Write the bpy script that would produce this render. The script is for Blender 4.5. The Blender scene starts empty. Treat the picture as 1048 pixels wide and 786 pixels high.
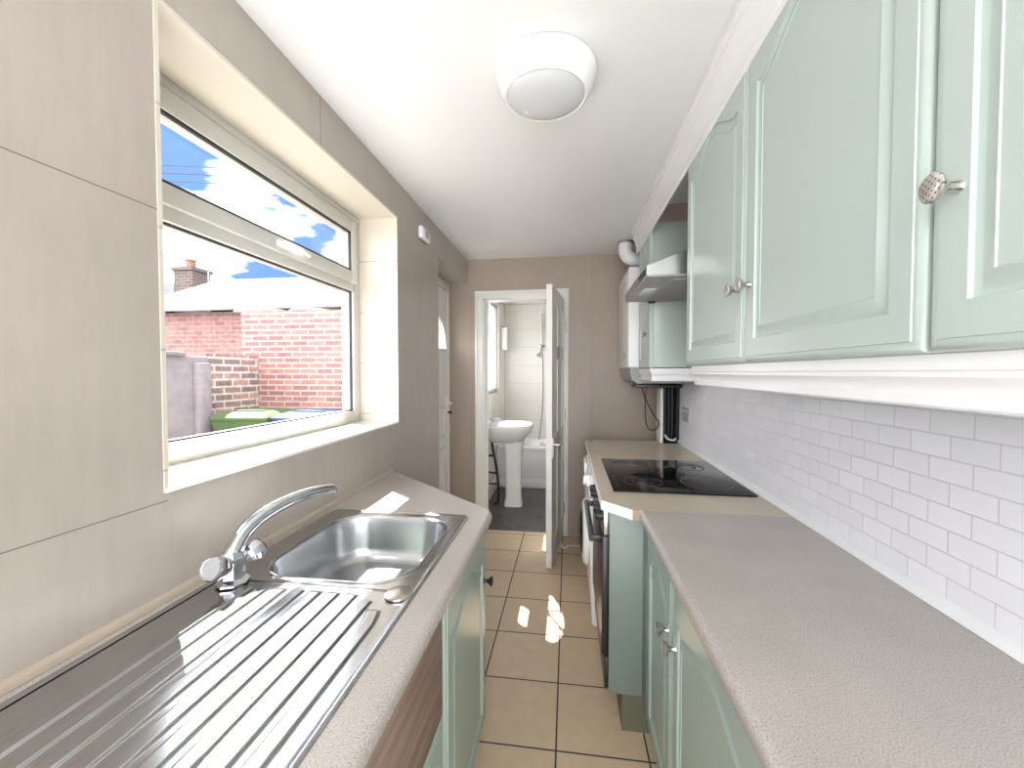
import bpy, bmesh, math, random
from mathutils import Vector, Matrix

random.seed(7)
scene = bpy.context.scene
COL = scene.collection
PI = math.pi

# ------------------------------------------------------------------ camera
cam_data = bpy.data.cameras.new('camera')
cam_data.sensor_fit = 'HORIZONTAL'
cam_data.sensor_width = 36.0
cam_data.lens = 36.0 * 420.0 / 1048.0
cam_data.clip_start = 0.02
cam_data.clip_end = 500
cam = bpy.data.objects.new('camera', cam_data)
COL.objects.link(cam)
cam.location = (0, 0, 1.40)
cam.rotation_euler = (math.radians(90 - 1.567), 0, math.radians(7.726))
scene.camera = cam

# ------------------------------------------------------------------ colour management
vs = scene.view_settings
vs.view_transform = 'Standard'
vs.look = 'None'
vs.gamma = 1.0
vs.use_curve_mapping = False
vs.exposure = 3.38

# ------------------------------------------------------------------ sky (blue with broken cloud) and sun
SKY = 1.0
world = bpy.data.worlds.new('sky')
scene.world = world
world.use_nodes = True
wn, wl = world.node_tree.nodes, world.node_tree.links
wn.clear()
w_out = wn.new('ShaderNodeOutputWorld')
w_bg = wn.new('ShaderNodeBackground')
w_bg.inputs['Strength'].default_value = SKY
w_tc = wn.new('ShaderNodeTexCoord')
w_map = wn.new('ShaderNodeMapping')
w_map.inputs['Scale'].default_value = (1.0, 1.0, 2.6)
w_map.inputs['Location'].default_value = (-3.6948, 3.1563, 3.8044)
w_noise = wn.new('ShaderNodeTexNoise')
w_noise.inputs['Scale'].default_value = 2.3
w_noise.inputs['Detail'].default_value = 8
w_noise.inputs['Roughness'].default_value = 0.55
w_ramp = wn.new('ShaderNodeValToRGB')
w_ramp.color_ramp.elements[0].position = 0.485
w_ramp.color_ramp.elements[0].color = (0, 0, 0, 1)
w_ramp.color_ramp.elements[1].position = 0.64
w_ramp.color_ramp.elements[1].color = (1, 1, 1, 1)
w_mix = wn.new('ShaderNodeMix')
w_mix.data_type = 'RGBA'
w_mix.inputs[6].default_value = (0.028, 0.054, 0.110, 1)
w_mix.inputs[7].default_value = (1.10, 1.14, 1.20, 1)
wl.new(w_tc.outputs['Generated'], w_map.inputs['Vector'])
wl.new(w_map.outputs['Vector'], w_noise.inputs['Vector'])
wl.new(w_noise.outputs['Fac'], w_ramp.inputs['Fac'])
wl.new(w_ramp.outputs['Color'], w_mix.inputs[0])
# even pale sky added towards the rear (-y) as fill light for the room
w_sep = wn.new('ShaderNodeSeparateXYZ')
w_rear = wn.new('ShaderNodeMapRange')
w_rear.interpolation_type = 'SMOOTHSTEP'
w_rear.inputs['From Min'].default_value = 0.15
w_rear.inputs['From Max'].default_value = -0.75
w_rear.inputs['To Min'].default_value = 0.0
w_rear.inputs['To Max'].default_value = 1.0
w_mix2 = wn.new('ShaderNodeMix')
w_mix2.data_type = 'RGBA'
w_mix2.inputs[7].default_value = (0.80, 0.81, 0.84, 1)
wl.new(w_tc.outputs['Generated'], w_sep.inputs[0])
wl.new(w_sep.outputs['Y'], w_rear.inputs['Value'])
wl.new(w_rear.outputs[0], w_mix2.inputs[0])
wl.new(w_mix.outputs[2], w_mix2.inputs[6])
wl.new(w_mix2.outputs[2], w_bg.inputs['Color'])
wl.new(w_bg.outputs['Background'], w_out.inputs['Surface'])

sun_data = bpy.data.lights.new('sun', 'SUN')
sun_data.energy = 3.4
sun_data.angle = math.radians(0.53)
sun_data.color = (1.0, 0.975, 0.93)
sun = bpy.data.objects.new('sun', sun_data)
COL.objects.link(sun)
sun_dir = Vector((1.0, -0.815, -1.29 * 1.35)).normalized()
sun.rotation_euler = sun_dir.to_track_quat('-Z', 'Y').to_euler()
sun.location = (-8, 6, 12)

# ------------------------------------------------------------------ materials
def nodes_of(name):
    m = bpy.data.materials.new(name)
    m.use_nodes = True
    nt = m.node_tree
    return m, nt.nodes, nt.links, nt.nodes['Principled BSDF']

def plain(name, col, rough=0.5, metal=0.0, spec=0.5, var=0.06, scale=9.0, bump=0.0, bscale=120.0, coat=0.0, aniso=None):
    m, n, l, b = nodes_of(name)
    b.inputs['Roughness'].default_value = rough
    b.inputs['Metallic'].default_value = metal
    b.inputs['Specular IOR Level'].default_value = spec
    b.inputs['Coat Weight'].default_value = coat
    tc = n.new('ShaderNodeTexCoord')
    mp = n.new('ShaderNodeMapping')
    if aniso: mp.inputs['Scale'].default_value = aniso
    l.new(tc.outputs['Object'], mp.inputs['Vector'])
    no = n.new('ShaderNodeTexNoise')
    no.inputs['Scale'].default_value = scale
    no.inputs['Detail'].default_value = 5
    l.new(mp.outputs['Vector'], no.inputs['Vector'])
    mx = n.new('ShaderNodeMix'); mx.data_type = 'RGBA'
    mx.inputs[6].default_value = tuple(c * (1 - var) for c in col) + (1,)
    mx.inputs[7].default_value = tuple(min(1, c * (1 + var)) for c in col) + (1,)
    l.new(no.outputs['Fac'], mx.inputs[0])
    l.new(mx.outputs[2], b.inputs['Base Color'])
    if bump:
        n2 = n.new('ShaderNodeTexNoise'); n2.inputs['Scale'].default_value = bscale
        n2.inputs['Detail'].default_value = 4
        l.new(mp.outputs['Vector'], n2.inputs['Vector'])
        bp = n.new('ShaderNodeBump'); bp.inputs['Strength'].default_value = bump
        bp.inputs['Distance'].default_value = 0.002
        l.new(n2.outputs['Fac'], bp.inputs['Height'])
        l.new(bp.outputs['Normal'], b.inputs['Normal'])
    return m

def tiled(name, col, mortar, axes, size, origin, gap, rough=0.4, offset=0.5, var=0.04, bump=0.5, streak=0.0, spec=0.5, mrough=0.8, smooth=0.1, noise=0.0, col2=None):
    """brick texture laid on a plane; axes = which object axes give u and v"""
    m, n, l, b = nodes_of(name)
    tc = n.new('ShaderNodeTexCoord')
    sp = n.new('ShaderNodeSeparateXYZ'); l.new(tc.outputs['Object'], sp.inputs[0])
    cb = n.new('ShaderNodeCombineXYZ')
    for i, a in enumerate(axes):
        ad = n.new('ShaderNodeMath'); ad.operation = 'SUBTRACT'
        l.new(sp.outputs[a], ad.inputs[0]); ad.inputs[1].default_value = origin[i]
        l.new(ad.outputs[0], cb.inputs[i])
    br = n.new('ShaderNodeTexBrick')
    br.offset = offset; br.squash = 1.0
    br.inputs['Scale'].default_value = 1.0
    br.inputs['Brick Width'].default_value = size[0]
    br.inputs['Row Height'].default_value = size[1]
    br.inputs['Mortar Size'].default_value = gap
    br.inputs['Mortar Smooth'].default_value = smooth
    br.inputs['Bias'].default_value = 0.0
    c2 = col2 or tuple(c * (1 - 2 * var) for c in col)
    br.inputs['Color1'].default_value = tuple(min(1, c * (1 + var)) for c in col) + (1,)
    br.inputs['Color2'].default_value = c2 + (1,)
    br.inputs['Mortar'].default_value = mortar + (1,)
    l.new(cb.outputs[0], br.inputs['Vector'])
    src = br.outputs['Color']
    if streak or noise:
        mp = n.new('ShaderNodeMapping')
        mp.inputs['Scale'].default_value = (40, 40, 2.5) if streak else (1, 1, 1)
        l.new(tc.outputs['Object'], mp.inputs['Vector'])
        no = n.new('ShaderNodeTexNoise'); no.inputs['Scale'].default_value = 1.0 if streak else 14.0
        no.inputs['Detail'].default_value = 8; no.inputs['Roughness'].default_value = 0.65
        l.new(mp.outputs['Vector'], no.inputs['Vector'])
        rp = n.new('ShaderNodeMapRange')
        s = streak or noise
        rp.inputs['From Min'].default_value = 0.3; rp.inputs['From Max'].default_value = 0.7
        rp.inputs['To Min'].default_value = 1 - s; rp.inputs['To Max'].default_value = 1 + s
        l.new(no.outputs['Fac'], rp.inputs['Value'])
        mu = n.new('ShaderNodeMix'); mu.data_type = 'RGBA'; mu.blend_type = 'MULTIPLY'
        mu.inputs[0].default_value = 1.0
        l.new(src, mu.inputs[6]); l.new(rp.outputs[0], mu.inputs[7])
        src = mu.outputs[2]
    l.new(src, b.inputs['Base Color'])
    mr = n.new('ShaderNodeMapRange')
    mr.inputs['To Min'].default_value = rough; mr.inputs['To Max'].default_value = mrough
    l.new(br.outputs['Fac'], mr.inputs['Value'])
    l.new(mr.outputs[0], b.inputs['Roughness'])
    b.inputs['Specular IOR Level'].default_value = spec
    if bump:
        bp = n.new('ShaderNodeBump'); bp.invert = True
        bp.inputs['Strength'].default_value = bump; bp.inputs['Distance'].default_value = 0.003
        l.new(br.outputs['Fac'], bp.inputs['Height'])
        l.new(bp.outputs['Normal'], b.inputs['Normal'])
    return m

def speckled(name, base, dark, light, rough=0.26):
    m, n, l, b = nodes_of(name)
    tc = n.new('ShaderNodeTexCoord')
    v = n.new('ShaderNodeTexNoise'); v.inputs['Scale'].default_value = 420; v.inputs['Detail'].default_value = 2
    l.new(tc.outputs['Object'], v.inputs['Vector'])
    r = n.new('ShaderNodeValToRGB'); e = r.color_ramp.elements
    e[0].position = 0.30; e[0].color = dark + (1,)
    e[1].position = 0.44; e[1].color = base + (1,)
    k = e.new(0.60); k.color = base + (1,)
    k = e.new(0.74); k.color = light + (1,)
    l.new(v.outputs['Fac'], r.inputs['Fac'])
    w = n.new('ShaderNodeTexNoise'); w.inputs['Scale'].default_value = 6; w.inputs['Detail'].default_value = 5
    l.new(tc.outputs['Object'], w.inputs['Vector'])
    mr = n.new('ShaderNodeMapRange'); mr.inputs['To Min'].default_value = 0.88; mr.inputs['To Max'].default_value = 1.12
    l.new(w.outputs['Fac'], mr.inputs['Value'])
    mu = n.new('ShaderNodeMix'); mu.data_type = 'RGBA'; mu.blend_type = 'MULTIPLY'; mu.inputs[0].default_value = 1
    l.new(r.outputs['Color'], mu.inputs[6]); l.new(mr.outputs[0], mu.inputs[7])
    l.new(mu.outputs[2], b.inputs['Base Color'])
    b.inputs['Roughness'].default_value = rough
    return m

def glass(name, tint=(1, 1, 1), gloss=0.06):
    m, n, l, b = nodes_of(name)
    n.remove(b)
    out = n['Material Output']
    tr = n.new('ShaderNodeBsdfTransparent'); tr.inputs['Color'].default_value = tint + (1,)
    gl = n.new('ShaderNodeBsdfGlossy'); gl.inputs['Roughness'].default_value = 0.02
    fr = n.new('ShaderNodeLayerWeight')
    pw = n.new('ShaderNodeMath'); pw.operation = 'POWER'; pw.inputs[1].default_value = 5.0
    l.new(fr.outputs['Facing'], pw.inputs[0])
    fm = n.new('ShaderNodeMath'); fm.operation = 'MULTIPLY_ADD'
    fm.inputs[1].default_value = 0.9; fm.inputs[2].default_value = 0.03
    l.new(pw.outputs[0], fm.inputs[0])
    mx = n.new('ShaderNodeMixShader')
    l.new(fm.outputs[0], mx.inputs[0]); l.new(tr.outputs[0], mx.inputs[1]); l.new(gl.outputs[0], mx.inputs[2])
    l.new(mx.outputs[0], out.inputs['Surface'])
    return m

def frosted(name):
    m, n, l, b = nodes_of(name)
    n.remove(b)
    out = n['Material Output']
    tr = n.new('ShaderNodeBsdfTransparent'); tr.inputs['Color'].default_value = (1, 1, 1, 1)
    tl = n.new('ShaderNodeBsdfTranslucent'); tl.inputs['Color'].default_value = (0.95, 0.97, 1.0, 1)
    no = n.new('ShaderNodeTexNoise'); no.inputs['Scale'].default_value = 60
    tc = n.new('ShaderNodeTexCoord'); l.new(tc.outputs['Object'], no.inputs['Vector'])
    mr = n.new('ShaderNodeMapRange'); mr.inputs['To Min'].default_value = 0.30; mr.inputs['To Max'].default_value = 0.50
    l.new(no.outputs['Fac'], mr.inputs['Value'])
    mx = n.new('ShaderNodeMixShader')
    l.new(mr.outputs[0], mx.inputs[0])
    l.new(tr.outputs[0], mx.inputs[1]); l.new(tl.outputs[0], mx.inputs[2])
    l.new(mx.outputs[0], out.inputs['Surface'])
    return m

M = {}
BEIGE = (0.405, 0.355, 0.305)
def wall_panels():
    m, n, l, b = nodes_of('beige wall panel')
    tc = n.new('ShaderNodeTexCoord')
    sp = n.new('ShaderNodeSeparateXYZ'); l.new(tc.outputs['Object'], sp.inputs[0])
    def math_(op, a, c):
        q = n.new('ShaderNodeMath'); q.operation = op
        for k, x in enumerate((a, c)):
            if isinstance(x, (int, float)): q.inputs[k].default_value = x
            else: l.new(x, q.inputs[k])
        return q.outputs[0]
    def near(sock, v, w): return math_('LESS_THAN', math_('ABSOLUTE', math_('SUBTRACT', sock, v), 0), w)
    y, z = sp.outputs[1], sp.outputs[2]
    hor = math_('MULTIPLY', math_('MAXIMUM', near(z, 1.118, 0.0012), near(z, 1.751, 0.0012)), math_('LESS_THAN', y, 0.79))
    ver = math_('MULTIPLY', math_('MAXIMUM', near(y, 1.38, 0.0018), near(y, 2.55, 0.002)), math_('GREATER_THAN', z, 2.19))
    line = math_('MAXIMUM', hor, ver)
    mp = n.new('ShaderNodeMapping'); mp.inputs['Scale'].default_value = (30, 30, 3)
    l.new(tc.outputs['Object'], mp.inputs['Vector'])
    no = n.new('ShaderNodeTexNoise'); no.inputs['Detail'].default_value = 9; no.inputs['Scale'].default_value = 1
    no.inputs['Roughness'].default_value = 0.75
    l.new(mp.outputs['Vector'], no.inputs['Vector'])
    n2 = n.new('ShaderNodeTexNoise'); n2.inputs['Scale'].default_value = 5; n2.inputs['Detail'].default_value = 6
    l.new(tc.outputs['Object'], n2.inputs['Vector'])
    ad = math_('ADD', no.outputs['Fac'], n2.outputs['Fac'])
    mx = n.new('ShaderNodeMix'); mx.data_type = 'RGBA'
    mr = n.new('ShaderNodeMapRange'); mr.inputs['From Min'].default_value = 0.7; mr.inputs['From Max'].default_value = 1.3
    l.new(ad, mr.inputs['Value']); l.new(mr.outputs[0], mx.inputs[0])
    mx.inputs[6].default_value = tuple(c * 0.92 for c in BEIGE) + (1,)
    mx.inputs[7].default_value = tuple(c * 1.08 for c in BEIGE) + (1,)
    m2 = n.new('ShaderNodeMix'); m2.data_type = 'RGBA'
    l.new(line, m2.inputs[0]); l.new(mx.outputs[2], m2.inputs[6]); m2.inputs[7].default_value = (0.17, 0.145, 0.125, 1)
    l.new(m2.outputs[2], b.inputs['Base Color'])
    b.inputs['Roughness'].default_value = 0.33
    return m
M['wall_left'] = wall_panels()
M['wall_back'] = tiled('beige back wall tile', (0.385, 0.315, 0.255), (0.32, 0.26, 0.21), (0, 2), (1.24, 3.2), (0.205, -0.1), 0.0018, rough=0.42, offset=0, var=0.0, bump=0.3, streak=0.04, mrough=0.6)
M['reveal'] = tiled('cream reveal tile', (0.64, 0.585, 0.495), (0.44, 0.39, 0.33), (1, 2), (6.0, 0.264), (-2.0, 1.186), 0.003, rough=0.4, offset=0, var=0.01, bump=0.3, mrough=0.6)
M['splash'] = tiled('white metro tile', (0.88, 0.88, 0.92), (0.70, 0.69, 0.71), (1, 2), (0.100, 0.050), (0.02, 0.918), 0.0017, rough=0.22, offset=0.5, var=0.02, bump=0.6, smooth=0.4)
M['floor'] = tiled('beige floor tile', (0.63, 0.485, 0.325), (0.06, 0.05, 0.045), (0, 1), (0.335, 0.335), (-0.038, 1.491), 0.0035, rough=0.28, offset=0, var=0.03, bump=0.5, noise=0.07)
M['bath_floor'] = tiled('dark grey bathroom floor', (0.075, 0.07, 0.072), (0.03, 0.03, 0.03), (0, 1), (0.6, 0.3), (0.1, 0.05), 0.002, rough=0.3, offset=0.5, var=0.06, noise=0.35)
M['bath_wall'] = tiled('cream bathroom tile', (0.88, 0.86, 0.79), (0.66, 0.63, 0.56), (0, 2), (0.4, 0.25), (0, 0), 0.002, rough=0.15, offset=0, var=0.01)
M['bath_wall_side'] = tiled('cream bathroom side tile', (0.88, 0.86, 0.79), (0.66, 0.63, 0.56), (1, 2), (0.4, 0.25), (0, 0), 0.002, rough=0.15, offset=0, var=0.01)
M['ceiling'] = plain('white ceiling paint', (0.86, 0.86, 0.85), 0.45, var=0.015, scale=3, bump=0.12, bscale=30)
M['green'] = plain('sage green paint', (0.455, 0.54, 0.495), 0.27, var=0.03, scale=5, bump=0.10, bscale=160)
M['green_shaded'] = plain('shaded sage green paint', (0.34, 0.42, 0.365), 0.25, var=0.03, scale=5, bump=0.10, bscale=160)  # same paint as the wall units, darkened for the weaker light low down
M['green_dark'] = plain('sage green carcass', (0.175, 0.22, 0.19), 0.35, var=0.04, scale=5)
M['white'] = plain('white gloss paint', (0.86, 0.86, 0.86), 0.25, var=0.015)
M['white_wood'] = plain('off white gloss woodwork', (0.78, 0.77, 0.73), 0.3, var=0.03)
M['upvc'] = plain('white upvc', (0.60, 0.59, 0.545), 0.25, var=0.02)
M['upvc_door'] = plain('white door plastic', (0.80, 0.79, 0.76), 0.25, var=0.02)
M['sill'] = plain('white sill tile', (0.78, 0.76, 0.73), 0.25, var=0.02)
M['gasket'] = plain('black gasket rubber', (0.02, 0.02, 0.022), 0.6)
M['glass'] = glass('clear glass')
M['frosted'] = frosted('frosted glass')
M['worktop'] = speckled('speckled stone laminate', (0.435, 0.395, 0.36), (0.20, 0.175, 0.155), (0.62, 0.58, 0.54))
M['worktop_hob'] = speckled('speckled beige laminate', (0.53, 0.455, 0.355), (0.40, 0.34, 0.26), (0.60, 0.53, 0.43))
M['edge_white'] = plain('white laminate edging', (0.80, 0.78, 0.74), 0.5, var=0.06, scale=30)
M['chipboard'] = plain('raw chipboard', (0.36, 0.26, 0.18), 0.8, var=0.25, scale=160)
M['seal'] = plain('white sealant strip', (0.85, 0.85, 0.85), 0.35)
M['beige_trim'] = plain('beige sealing strip', (0.40, 0.335, 0.265), 0.45)
M['steel'] = plain('brushed stainless steel', (0.47, 0.475, 0.485), 0.21, metal=1.0, var=0.16, scale=24, bump=0.05, bscale=60, aniso=(4, 0.6, 4))
M['steel_bowl'] = plain('satin stainless steel', (0.46, 0.47, 0.48), 0.27, metal=1.0, var=0.12, scale=18)
M['steel_hood'] = plain('hood stainless steel', (0.52, 0.52, 0.50), 0.24, metal=1.0, var=0.08, scale=12, aniso=(1, 14, 14))
M['mesh'] = tiled('grease filter mesh', (0.06, 0.06, 0.06), (0.45, 0.45, 0.45), (0, 1), (0.03, 0.012), (0, 0), 0.0035, rough=0.5, offset=0.5)
M['chrome'] = plain('chrome', (0.62, 0.63, 0.66), 0.06, metal=1.0, var=0.02)
M['nickel'] = plain('brushed nickel', (0.62, 0.59, 0.54), 0.28, metal=1.0, var=0.05)
def dimpled(name):
    m = plain(name, (0.70, 0.68, 0.64), 0.30, metal=1.0, var=0.05)
    n, l = m.node_tree.nodes, m.node_tree.links
    tc = n.new('ShaderNodeTexCoord'); sp = n.new('ShaderNodeSeparateXYZ')
    l.new(tc.outputs['Object'], sp.inputs[0])
    sines = []
    for a in (1, 2):
        k = n.new('ShaderNodeMath'); k.operation = 'MULTIPLY'; k.inputs[1].default_value = 2 * PI / 0.0085
        l.new(sp.outputs[a], k.inputs[0])
        q = n.new('ShaderNodeMath'); q.operation = 'SINE'; l.new(k.outputs[0], q.inputs[0]); sines.append(q)
    mu = n.new('ShaderNodeMath'); mu.operation = 'MULTIPLY'
    l.new(sines[0].outputs[0], mu.inputs[0]); l.new(sines[1].outputs[0], mu.inputs[1])
    mr = n.new('ShaderNodeMapRange'); mr.inputs['From Min'].default_value = 0.45; mr.inputs['From Max'].default_value = 0.75
    l.new(mu.outputs[0], mr.inputs['Value'])
    bs_ = n['Principled BSDF']
    old = bs_.inputs['Base Color'].links[0].from_socket
    mx = n.new('ShaderNodeMix'); mx.data_type = 'RGBA'
    l.new(mr.outputs[0], mx.inputs[0]); l.new(old, mx.inputs[6]); mx.inputs[7].default_value = (0.20, 0.19, 0.18, 1)
    l.new(mx.outputs[2], bs_.inputs['Base Color'])
    return m
M['nickel_dimpled'] = dimpled('dimpled brushed nickel')
M['black'] = plain('black plastic', (0.015, 0.015, 0.016), 0.35)
M['black_matt'] = plain('black matt paint', (0.012, 0.012, 0.012), 0.7)
M['black_glass'] = plain('black ceramic glass', (0.008, 0.007, 0.007), 0.06, spec=0.12, var=0.1)
M['ring'] = plain('grey printed ring', (0.14, 0.13, 0.13), 0.2)
M['appliance'] = plain('white appliance enamel', (0.84, 0.84, 0.83), 0.25, var=0.01)
M['ceramic'] = plain('white ceramic', (0.88, 0.88, 0.87), 0.10, var=0.01)
M['grey_plastic'] = plain('grey plastic', (0.34, 0.34, 0.34), 0.4)
M['lens'] = plain('frosted lamp lens', (0.66, 0.67, 0.68), 0.12, var=0.02)
M['lamp_body'] = plain('white lamp body', (0.86, 0.86, 0.83), 0.4, var=0.02)
M['yard'] = plain('concrete yard', (0.25, 0.245, 0.235), 0.9, var=0.2, scale=3)
M['slate'] = tiled('grey slate', (0.05, 0.057, 0.072), (0.02, 0.02, 0.027), (0, 1), (0.3, 0.2), (0, 0), 0.015, spec=0.05, rough=0.9, var=0.2)
M['roof_tile'] = tiled('pale grey roof tile', (0.095, 0.092, 0.09), (0.035, 0.035, 0.035), (0, 1), (0.35, 0.16), (0, 0), 0.014, spec=0.1, rough=0.8, var=0.08, noise=0.12)
M['brick_end'] = tiled('red brick', (0.29, 0.125, 0.10), (0.32, 0.285, 0.265), (0, 2), (0.210, 0.066), (0, 0), 0.009, rough=0.9, var=0.12, noise=0.2, col2=(0.20, 0.085, 0.08))
M['brick_side'] = tiled('old stock brick', (0.30, 0.19, 0.15), (0.46, 0.42, 0.39), (1, 2), (0.235, 0.078), (0, 0), 0.012, rough=0.9, var=0.2, noise=0.35, col2=(0.15, 0.115, 0.115))
M['brick_far'] = tiled('weathered red brick', (0.20, 0.095, 0.085), (0.21, 0.155, 0.145), (0, 2), (0.235, 0.085), (0, 0), 0.008, rough=0.9, var=0.1, noise=0.3)
M['brick_chim'] = tiled('chimney brick', (0.085, 0.058, 0.05), (0.13, 0.11, 0.10), (0, 2), (0.235, 0.085), (0, 0), 0.01, rough=0.9, var=0.15, noise=0.2)
M['render'] = plain('weathered grey render', (0.22, 0.195, 0.205), 0.9, var=0.35, scale=9, bump=0.5, bscale=40)
M['mortar'] = plain('pale mortar', (0.20, 0.185, 0.18), 0.95, var=0.25, scale=12)
M['terracotta'] = plain('terracotta', (0.22, 0.09, 0.06), 0.8)
M['bin_green'] = plain('green bin plastic', (0.075, 0.12, 0.05), 0.7, spec=0.1, var=0.05)
M['bin_blue'] = plain('blue bin plastic', (0.035, 0.06, 0.13), 0.7, spec=0.1, var=0.05)
M['cable_dark'] = plain('dark cable', (0.03, 0.03, 0.03), 0.5)
M['cable_white'] = plain('white cable', (0.75, 0.74, 0.70), 0.5)
M['grey_metal'] = plain('galvanised metal', (0.35, 0.36, 0.38), 0.4, metal=0.8)
M['brown_panel'] = plain('dark brown board', (0.075, 0.05, 0.035), 0.6, var=0.2)
M['brown_plinth'] = plain('olive brown plinth', (0.13, 0.13, 0.085), 0.5, var=0.15)

def pine():
    m, n, l, b = nodes_of('bare pine wood')
    tc = n.new('ShaderNodeTexCoord')
    mp = n.new('ShaderNodeMapping'); mp.inputs['Scale'].default_value = (8, 1.6, 30)
    l.new(tc.outputs['Object'], mp.inputs['Vector'])
    no = n.new('ShaderNodeTexNoise'); no.inputs['Scale'].default_value = 2.0
    no.inputs['Detail'].default_value = 6; no.inputs['Distortion'].default_value = 0.8
    l.new(mp.outputs['Vector'], no.inputs['Vector'])
    r = n.new('ShaderNodeValToRGB'); e = r.color_ramp.elements
    e[0].position = 0.3; e[0].color = (0.20, 0.125, 0.095, 1)
    e[1].position = 0.7; e[1].color = (0.34, 0.235, 0.185, 1)
    l.new(no.outputs['Fac'], r.inputs['Fac'])
    vo = n.new('ShaderNodeTexVoronoi'); vo.inputs['Scale'].default_value = 1.0
    mp2 = n.new('ShaderNodeMapping'); mp2.inputs['Scale'].default_value = (9, 9, 14)
    l.new(tc.outputs['Object'], mp2.inputs['Vector']); l.new(mp2.outputs['Vector'], vo.inputs['Vector'])
    k = n.new('ShaderNodeValToRGB')
    k.color_ramp.elements[0].position = 0.05; k.color_ramp.elements[0].color = (0.35, 0.3, 0.28, 1)
    k.color_ramp.elements[1].position = 0.16; k.color_ramp.elements[1].color = (1, 1, 1, 1)
    l.new(vo.outputs['Distance'], k.inputs['Fac'])
    mu = n.new('ShaderNodeMix'); mu.data_type = 'RGBA'; mu.blend_type = 'MULTIPLY'; mu.inputs[0].default_value = 1
    l.new(r.outputs['Color'], mu.inputs[6]); l.new(k.outputs['Color'], mu.inputs[7])
    l.new(mu.outputs[2], b.inputs['Base Color'])
    b.inputs['Roughness'].default_value = 0.55
    return m
M['pine'] = pine()

# ------------------------------------------------------------------ mesh helpers
def BM():
    return bmesh.new()

def bx(bm, x0, x1, y0, y1, z0, z1, bev=0.0, seg=2):
    vs_ = [bm.verts.new((x, y, z)) for x in (x0, x1) for y in (y0, y1) for z in (z0, z1)]
    F = [(0, 1, 3, 2), (4, 6, 7, 5), (0, 4, 5, 1), (2, 3, 7, 6), (0, 2, 6, 4), (1, 5, 7, 3)]
    fs = [bm.faces.new([vs_[i] for i in f]) for f in F]
    if bev:
        es = list({e for f in fs for e in f.edges})
        bmesh.ops.bevel(bm, geom=es, offset=bev, segments=seg, affect='EDGES', profile=0.5)
    return vs_

def loops(bm, rings, closed=True, cap0=False, cap1=False):
    """bridge successive rings of points"""
    R = [[bm.verts.new(p) for p in r] for r in rings]
    n = len(R[0])
    for a, b in zip(R[:-1], R[1:]):
        for i in range(n if closed else n - 1):
            j = (i + 1) % n
            bm.faces.new((a[i], a[j], b[j], b[i]))
    if cap0: bm.faces.new(R[0][::-1])
    if cap1: bm.faces.new(R[-1])
    return R

def frame_of(d):
    d = Vector(d).normalized()
    a = Vector((0, 0, 1)) if abs(d.z) < 0.9 else Vector((1, 0, 0))
    u = d.cross(a).normalized()
    return d, u, u.cross(d).normalized()

def lathe(bm, prof, org, axis, seg=24, cap=True):
    d, u, v = frame_of(axis)
    org = Vector(org)
    rings = []
    for r, h in prof:
        r = max(r, 1e-5)
        rings.append([org + d * h + (u * math.cos(2 * PI * i / seg) + v * math.sin(2 * PI * i / seg)) * r for i in range(seg)])
    loops(bm, rings, True, cap, cap)

def cyl(bm, p0, p1, r, seg=16):
    p0, p1 = Vector(p0), Vector(p1)
    lathe(bm, [(r, 0), (r, (p1 - p0).length)], p0, p1 - p0, seg)

def tube(bm, pts, rad, seg=10, smooth=0):
    pts = [Vector(p) for p in pts]
    if smooth:
        rr = rad if isinstance(rad, (list, tuple)) else [rad] * len(pts)
        out, ro = [], []
        for i in range(len(pts) - 1):
            p0 = pts[max(0, i - 1)]; p1 = pts[i]; p2 = pts[i + 1]; p3 = pts[min(len(pts) - 1, i + 2)]
            for k in range(smooth):
                t = k / smooth
                out.append(0.5 * ((2 * p1) + (p2 - p0) * t + (2 * p0 - 5 * p1 + 4 * p2 - p3) * t * t + (3 * p1 - p0 - 3 * p2 + p3) * t ** 3))
                ro.append(rr[i] * (1 - t) + rr[i + 1] * t)
        out.append(pts[-1]); ro.append(rr[-1])
        pts, rad = out, ro
    n = len(pts)
    if not isinstance(rad, (list, tuple)): rad = [rad] * n
    d0, u, v = frame_of(pts[1] - pts[0])
    rings = []
    for i, p in enumerate(pts):
        t = (pts[min(n - 1, i + 1)] - pts[max(0, i - 1)]).normalized()
        u = (u - t * u.dot(t)).normalized(); v = t.cross(u)
        rings.append([p + (u * math.cos(2 * PI * k / seg) + v * math.sin(2 * PI * k / seg)) * rad[i] for k in range(seg)])
    loops(bm, rings, True, True, True)

def prism(bm, prof, axis, a0, a1):
    """extrude a closed 2-D profile along an axis; 'y': (x,z), 'x': (y,z), 'z': (x,y)"""
    def P(p, a):
        return {'y': (p[0], a, p[1]), 'x': (a, p[0], p[1]), 'z': (p[0], p[1], a)}[axis]
    loops(bm, [[P(p, a0) for p in prof], [P(p, a1) for p in prof]], True, True, True)

LOC = {}
def finish(bm, name, mat, parent=None, kind=None, sharp=35, origin=None):
    bmesh.ops.recalc_face_normals(bm, faces=bm.faces)
    off = Vector(origin) if origin else Vector((0, 0, 0))
    if parent is not None: off = LOC[parent.name]
    if off.length: bmesh.ops.translate(bm, verts=bm.verts, vec=-off)
    me = bpy.data.meshes.new(name)
    bm.to_mesh(me); bm.free()
    mats = mat if isinstance(mat, (list, tuple)) else [mat]
    for k in mats: me.materials.append(M[k] if isinstance(k, str) else k)
    for p in me.polygons: p.use_smooth = True
    me.set_sharp_from_angle(angle=math.radians(sharp))
    o = bpy.data.objects.new(name, me)
    COL.objects.link(o)
    if parent is not None:
        o.parent = parent
        LOC[o.name] = LOC[parent.name]
    else:
        o.location = off
        LOC[o.name] = off
    if kind: o['kind'] = kind
    return o

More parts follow.
